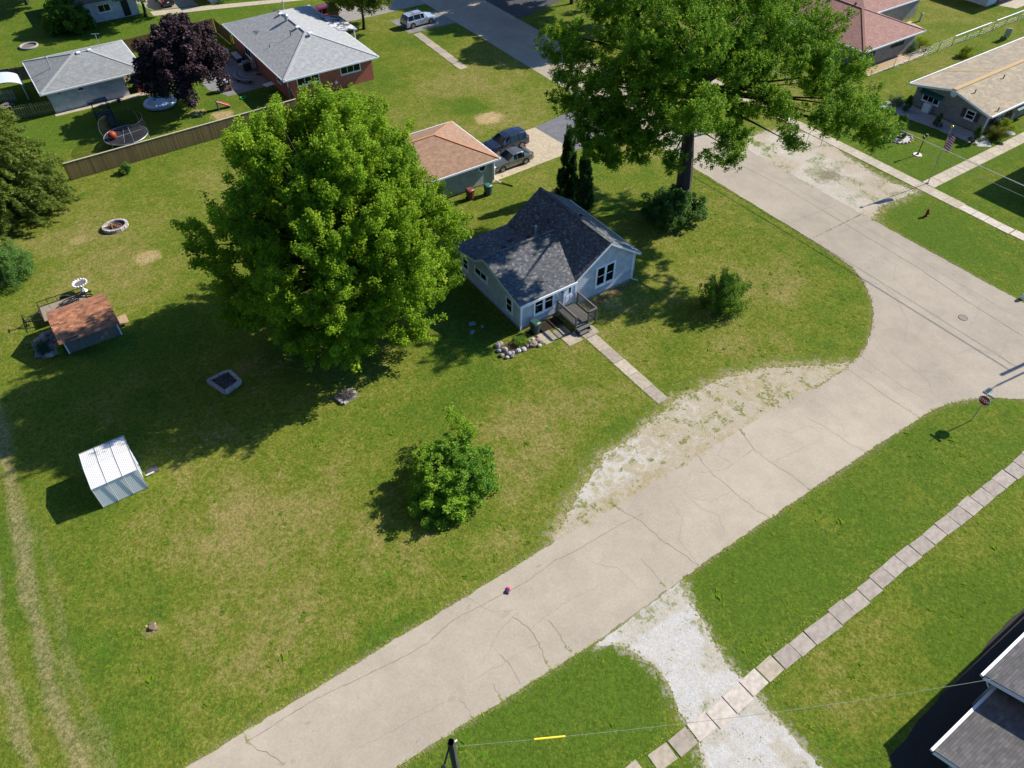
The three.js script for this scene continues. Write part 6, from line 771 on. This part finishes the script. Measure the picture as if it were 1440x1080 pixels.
// ---------- back yard of the brick house ----------
{ const C = at(177, 190, 0.85), t = thing('trampoline', 'round black trampoline with bent safety poles in the fenced yard', 'trampoline', C.x, 0, C.z); part('mat', new THREE.CylinderGeometry(1.75, 1.75, 0.02, 36).translate(0, 0.85, 0), M(0x2b2a30, 0.85), t); part('spring_cover', new THREE.RingGeometry(1.75, 2.1, 40).rotateX(-Math.PI / 2).translate(0, 0.87, 0), M(0x3a3a40, 0.7), t); part('ring', new THREE.TorusGeometry(2.14, 0.045, 8, 48).rotateX(Math.PI / 2).translate(0, 0.86, 0), MAT.galv, t);
  for (let i = 0; i < 6; i++) { const a = i / 6 * 6.283 + 0.4, c = Math.cos(a) * 2.14, s = Math.sin(a) * 2.14; part('leg', rod(V(c, 0.86, s), V(c * 1.02, 0, s * 1.02), 0.035), MAT.galv, t); const pts = [V(c, 0.8, s), V(c * 1.08, 1.6, s * 1.08), V(c * 0.98, 2.5, s * 0.98)]; part('net_pole', new THREE.TubeGeometry(new THREE.CatmullRomCurve3(pts), 10, 0.028, 6), i % 2 ? MAT.galv : MAT.dark, t); }
  part('net', new THREE.CylinderGeometry(2.1, 2.12, 1.58, 40, 1, true).translate(0, 1.69, 0), M(0x0a0a0c, 0.9, { transparent: true, opacity: 0.32 }), t); part('net_hoop', new THREE.TorusGeometry(2.1, 0.02, 6, 40).rotateX(Math.PI / 2).translate(0, 2.48, 0), MAT.dark, t); for (const [a, b] of [[-0.2, 0.5], [1.9, 2.2]]) part('mat_seam', rod(V(Math.cos(a) * 1.7, 0.87, Math.sin(a) * 1.7), V(Math.cos(b + 2.6) * 1.7, 0.87, Math.sin(b + 2.6) * 1.7), 0.018), M(0xb9b9bd, 0.7), t);
  const bp = at(158, 191, 1.2); single('ball', new THREE.SphereGeometry(0.42, 20, 14).translate(bp.x, 1.28, bp.z), M(0xb5482c, 0.5), 'large orange-red ball lying on the trampoline', 'ball');
  const F = at(150, 172, 0), c = thing('climbing_frame', 'black metal climbing frame with a top board behind the trampoline', 'play frame', F.x, 0, F.z); const m = MAT.black; for (const [x, z] of [[-0.8, -0.4], [0.8, -0.4], [-0.9, 0.6], [0.9, 0.6]]) part('upright', rod(V(x, 0, z), V(x * 0.85, 2.3, z * 0.8), 0.05), m, c); part('top_board', rbox(2.0, 0.1, 0.9, 0.02, -0.1, 2.4, -0.1), M(0x2e2f34, 0.7), c); for (const y of [0.5, 0.9, 1.3, 1.7, 2.0]) part('rung', rod(V(-0.82, y, 0.52), V(0.82, y, 0.52), 0.035), m, c); part('platform', rbox(1.6, 0.08, 1.0, 0.02, 0, 1.1, 0.1), m, c); part('slide', rbox(0.7, 0.06, 1.6, 0.02).rotateX(0.5).translate(0.5, 0.7, 1.2), M(0x3a3c40, 0.5), c);
  const b2 = at(167, 141, 0.15); single('ball', new THREE.SphereGeometry(0.2, 14, 10).translate(b2.x, 0.2, b2.z), M(0xc02525, 0.5), 'small red ball by the white garage wall', 'ball');
  const p = g2(226, 147), pool = thing('paddling_pool', 'pale round paddling pool under the purple maple', 'pool', p[0], 0, p[1]); part('wall', new THREE.TorusGeometry(1.55, 0.22, 10, 36).rotateX(Math.PI / 2).translate(0, 0.25, 0), M(0xb9c3cf, 0.5), pool); part('water', new THREE.CircleGeometry(1.5, 32).rotateX(-Math.PI / 2).translate(0, 0.22, 0), M(0x9fb3c2, 0.12), pool); }
{ const at0 = (px, py) => g2(px, py); const pal = { wood: M(0xc08d55, 0.8, { map: woodT }), cush: M(0xb9bcc0, 0.85), dk: M(0x3a3b3e, 0.8) };
  { const p = at0(340, 86), t = thing('outdoor_sofa', 'dark outdoor sofa with pale cushions against the brick wall', 'sofa', 24.0, 0, -95.2); part('base', rbox(0.9, 0.4, 2.4, 0.05, 0, 0.22, 0), pal.dk, t); part('backrest', rbox(0.22, 0.55, 2.4, 0.06, 0.42, 0.55, 0), pal.dk, t); for (const z of [-0.75, 0, 0.75]) part('cushion', rbox(0.7, 0.16, 0.7, 0.06, -0.05, 0.5, z), pal.cush, t); }
  { const t = thing('patio_table', 'round patio table with a pale cover on the patio', 'table', 22.9, 0, -97.0); part('top', new THREE.CylinderGeometry(0.7, 0.72, 0.06, 24).translate(0, 0.74, 0), M(0xc4c7cb, 0.6), t); part('pedestal', new THREE.CylinderGeometry(0.06, 0.3, 0.72, 12).translate(0, 0.36, 0), pal.dk, t); }
  { const t = thing('barbecue_grill', 'barbecue grill with side shelves on the patio', 'grill', 23.9, 0, -91.6); part('cart', rbox(0.9, 0.8, 0.55, 0.04, 0, 0.45, 0), pal.dk, t); part('lid', new THREE.CylinderGeometry(0.3, 0.3, 0.85, 16, 1, false, 0, Math.PI).rotateZ(Math.PI / 2).translate(0, 0.88, 0), M(0x8f9296, 0.4, { metalness: 0.5 }), t); for (const s of [-1, 1]) part('side_shelf', rbox(0.4, 0.04, 0.5, 0.01, s * 0.66, 0.84, 0), M(0xa9abae, 0.5), t); }
  for (const [r, lb] of [[1.5, 'inner curved grey bench on the patio'], [2.1, 'outer curved grey bench on the patio']]) { const t = thing('curved_bench', lb, 'bench', 23.9, 0, -89.6); const s = new THREE.Shape(); s.absarc(0, 0, r + 0.2, 2.4, 4.3, false); s.absarc(0, 0, r - 0.2, 4.3, 2.4, true); part('seat', new THREE.ExtrudeGeometry(s, { depth: 0.08, bevelEnabled: false, curveSegments: 14 }).rotateX(-Math.PI / 2).translate(0, 0.38, 0), M(0x77797d, 0.8), t); for (const a of [2.55, 3.35, 4.15]) part('leg', rbox(0.3, 0.38, 0.12, 0.02).rotateY(a).translate(Math.cos(a) * r, 0.19, -Math.sin(a) * r), pal.dk, t); }
  { const t = thing('garden_umbrella', 'folded blue garden umbrella beside the brick wall', 'umbrella', 24.5, 0, -89.6); part('pole', rod(V(0, 0, 0), V(0, 2.3, 0), 0.025), pal.dk, t); part('canopy', new THREE.ConeGeometry(0.24, 1.5, 10).translate(0, 1.55, 0), M(0x5f7391, 0.85), t); part('base', new THREE.CylinderGeometry(0.28, 0.3, 0.1, 16).translate(0, 0.05, 0), pal.dk, t); }
  { const t = thing('folding_table', 'white folding table with square top near the house corner', 'table', 24.0, 0, -84.6, 0.2); part('top', rbox(1.1, 0.05, 0.9, 0.02, 0, 0.8, 0), M(0xd6d8da, 0.6), t); for (const x of [-0.45, 0.45]) for (const z of [-0.35, 0.35]) part('leg', rod(V(x, 0, z), V(x, 0.8, z), 0.02), MAT.metal, t); }
  { const p = at0(318, 128), t = thing('play_kitchen', 'toy kitchen under a white cloth at the patio edge', 'toy', p[0], 0, p[1]); part('frame', [rbox(1.3, 0.08, 0.6, 0.02, 0, 0.62, 0), rbox(0.08, 1.0, 0.6, 0.02, -0.62, 0.5, 0), rbox(0.08, 1.0, 0.6, 0.02, 0.62, 0.5, 0)], pal.wood, t); part('cabinet', rbox(0.3, 0.6, 0.5, 0.02, -0.4, 0.3, 0), M(0x2f6b3c, 0.6), t); part('red_box', rbox(0.3, 0.3, 0.3, 0.02, 0.35, 0.15, 0.05), M(0xa3332c, 0.6), t); const q = part('cloth', rockGeo[1], M(0xe6eaf2, 0.85), t); q.position.set(0, 1.05, -0.1); q.scale.set(0.9, 0.28, 0.55); const q2 = part('cloth', rockGeo[2], M(0xdfe5f0, 0.85), t); q2.position.set(0.35, 1.0, 0.15); q2.scale.set(0.5, 0.25, 0.4); }
  { const p = at0(313, 153), t = thing('toy_slide', 'small red, white and blue plastic slide on the grass', 'toy', p[0], 0, p[1]); part('chute', rbox(1.5, 0.06, 0.5, 0.02).rotateZ(-0.55).translate(0.25, 0.45, 0), M(0xd5d5d2, 0.4), t); part('chute_side', [rbox(1.5, 0.16, 0.05, 0.02).rotateZ(-0.55).translate(0.25, 0.52, 0.26), rbox(1.5, 0.16, 0.05, 0.02).rotateZ(-0.55).translate(0.25, 0.52, -0.26)], M(0xc23340, 0.4), t); part('ladder', [rbox(0.08, 0.95, 0.5, 0.02, -0.45, 0.47, 0)], M(0x3d5fa5, 0.4), t); }
  { const p = at0(342, 138); single('toy_ring', new THREE.TorusGeometry(0.3, 0.06, 8, 20).rotateX(Math.PI / 2).translate(p[0], 0.06, p[1]), M(0x20b04a, 0.5), 'bright green toy ring on the shaded grass', 'toy'); }
  { const t = thing('wooden_chair', 'tan wooden lounge chair between the purple maple and the house', 'chair', 22.2, 0, -94.6); part('seat', rbox(0.6, 0.06, 0.6, 0.02, 0, 0.4, 0), pal.wood, t); part('backrest', rbox(0.08, 0.8, 0.6, 0.02).rotateZ(0.3).translate(0.36, 0.75, 0), pal.wood, t); for (const x of [-0.25, 0.25]) for (const z of [-0.25, 0.25]) part('leg', rod(V(x, 0, z), V(x, 0.4, z), 0.03), pal.wood, t); } }
{ // canopy tent at the left edge
  const t = thing('canopy', 'white and blue arched canopy roof beside the white garage', 'canopy', -1.4, 0, -99.4); const g = new THREE.PlaneGeometry(1, 1, 18, 4), p = g.attributes.position; for (let i = 0; i < p.count; i++) { const u = (p.getX(i) + 0.5) * Math.PI, v = p.getY(i); p.setXYZ(i, -Math.cos(u) * 2.2, 1.45 + Math.sin(u) * 0.95, -v * 3.2); } g.computeVertexNormals(); part('cover', g, M(0xb4bfd6, 0.8), t); for (const x of [-2, 2]) for (const z of [-1.4, 1.4]) part('post', rod(V(x, 0, z), V(x, 1.6, z), 0.05), MAT.white, t); }
{ const p = g2(10, 150), t = thing('pallet', 'weathered wooden pallet leaning beside the picket fence', 'pallet', p[0], 0, p[1], 0.5); for (let i = 0; i < 5; i++) part('slat', rbox(1.3, 0.03, 0.16, 0.005).translate(0, 0.18, -0.55 + i * 0.27), M(0x8f8678, 0.9, { map: woodT }), t); for (const x of [-0.55, 0, 0.55]) part('runner', box(0.08, 0.12, 1.3, x, 0.09, 0), MAT.greyWood, t); }
{ const p = g2(41, 66), t = thing('fire_ring', 'shallow pale fire ring on the shaded lawn behind the white garage', 'fire pit', p[0], 0, p[1]); part('ring', new THREE.TorusGeometry(1.0, 0.14, 8, 30).rotateX(Math.PI / 2).translate(0, 0.12, 0), M(0xa7a29b, 0.9, { map: fineGrain }), t); part('ash', new THREE.CircleGeometry(0.95, 24).rotateX(-Math.PI / 2).translate(0, 0.05, 0), M(0x77706a, 1, { map: fineGrain }), t); }

// ---------- garden of the tan-roofed house ----------
{ const bed = ragged([[81.9, -41.2], [81.9, -31.6], [80.6, -30.4], [79.6, -31.2], [79.4, -34], [79.0, -38], [78.6, -42.5], [80.5, -43]], 0.3, 0.15); structure('pale_gravel_bed', sheet(bed, 0.008), M(0xd3d3d3, 0.95, { map: tiled(grainT(256, 0.5), 2), bumpMap: roadBump, bumpScale: 0.03 }));
  const c = g2(1263, 193), ring = []; for (let i = 0; i < 24; i++) ring.push([c[0] + Math.cos(i / 24 * 6.283) * 1.3, c[1] + Math.sin(i / 24 * 6.283) * 1.3]); structure('pale_gravel_bed', sheet(ring, 0.008), M(0xc9c5bf, 0.95, { map: fineGrain })); const t = thing('stone_ring', 'ring of edging stones round the plump evergreen', 'edging', c[0], 0, c[1]); for (let i = 0; i < 20; i++) { const a = i / 20 * 6.283; rock(t, c[0] + Math.cos(a) * 1.35, c[1] + Math.sin(a) * 1.35, 0.16, M([0xb39a86, 0xa08b7c, 0xc1ad99][i % 3], 0.9)); }
  const u = onX(1302, 156, 81.8); single('utility_box', rbox(0.5, 0.95, 0.85, 0.04, 81.75, 0.5, u.z), M(0xe2e2e0, 0.6), 'white utility box against the grey end wall', 'utility box');
  const d = at(1421, 187, 0.9), dt = thing('satellite_dish', 'dark round dish on a short stake by the walkway', 'dish', d.x, 0, d.z); part('dish', new THREE.SphereGeometry(0.6, 20, 8, 0, 6.2832, 0, 0.9).scale(1, 0.4, 1).translate(0, 0.75, 0), M(0x4b4f55, 0.6), dt); part('stake', rod(V(0, 0, 0), V(0, 0.8, 0), 0.03), MAT.metal, dt);
  const c2 = g2(1419, 172), st = thing('garden_statue', 'small white garden statue beside the golden bush', 'statue', c2[0], 0, c2[1]); part('figure', new THREE.LatheGeometry([[0, 0], [0.24, 0], [0.22, 0.2], [0.12, 0.5], [0.17, 0.75], [0.09, 0.9], [0.12, 1.02], [0.08, 1.12], [0, 1.15]].map(q => new THREE.Vector2(...q)), 16), M(0xd9d7d2, 0.8), st); part('plinth', box(0.5, 0.12, 0.5, 0, 0.03, 0), M(0xbcb6ac, 0.9), st);
  const p3 = g2(1414, 54), ch = thing('lawn_chair', 'white and green reclining lawn chair behind the tan-roofed house', 'chair', p3[0], 0, p3[1], 0.4); part('seat', rbox(1.3, 0.08, 0.7, 0.02, 0.3, 0.35, 0), MAT.white, ch); part('backrest', rbox(0.08, 1.2, 0.7, 0.02).rotateZ(0.35).translate(-0.55, 0.9, 0), M(0xbfc9cf, 0.6), ch); part('armrest', rbox(0.9, 0.06, 0.1, 0.02).rotateZ(0.9).translate(0.1, 0.8, 0.3), M(0x3f9b6c, 0.5), ch); for (const x of [-0.2, 0.8]) for (const z of [-0.3, 0.3]) part('leg', rod(V(x, 0, z), V(x, 0.35, z), 0.03), MAT.white, ch);
  const e = thing('garden_edging', 'pale edging strip along the bed of the pink-roofed house', 'edging', 91, 0, -48.6); for (let i = 0; i < 14; i++) wpart('block', rbox(0.95, 0.14, 0.16, 0.02, 84.5 + i * 1.0, 0.06, -48.3 + (i > 10 ? -(i - 10) * 0.25 : 0)), M(0xb9ad9b, 0.9), e); structure('bare_bed', sheet(ragged([[84.5, -49.9], [98.3, -50.2], [98, -49.2], [95, -48.5], [84.5, -48.4]], 0.4, 0.05), 0.006), M(0xb59a75, 1, { map: fineGrain }));
  structure('gravel_patch', sheet(ragged([[97, -56.2], [103.5, -56.2], [102.5, -53.6], [99, -53.2]], 0.4, 0.3), 0.006), M(0xc9b795, 1, { map: fineGrain })); const gd = g2(1293, 30); single('garden_post', [new THREE.CylinderGeometry(0.12, 0.16, 0.9, 8).translate(gd[0], 0.45, gd[1]), new THREE.SphereGeometry(0.17, 10, 8).translate(gd[0], 0.95, gd[1])], M(0x9fb8a6, 0.6), 'pale green garden post beside the gravel patch', 'post');
  const ar = g2(1143, 205), at2 = thing('wire_arch', 'thin wire garden arch between the parking gravel and the sidewalk', 'arch', ar[0], 0, ar[1]); for (const s of [-1, 1]) part('leg', rod(V(s * 0.6, 0, s * 0.5), V(s * 0.55, 1.2, s * 0.45), 0.025), M(0x4b3f36, 0.8), at2); part('hoop', new THREE.TorusGeometry(0.72, 0.025, 6, 16, Math.PI).rotateY(-0.7).translate(0, 1.15, 0), M(0x4b3f36, 0.8), at2); }

renderer.render(scene, camera);
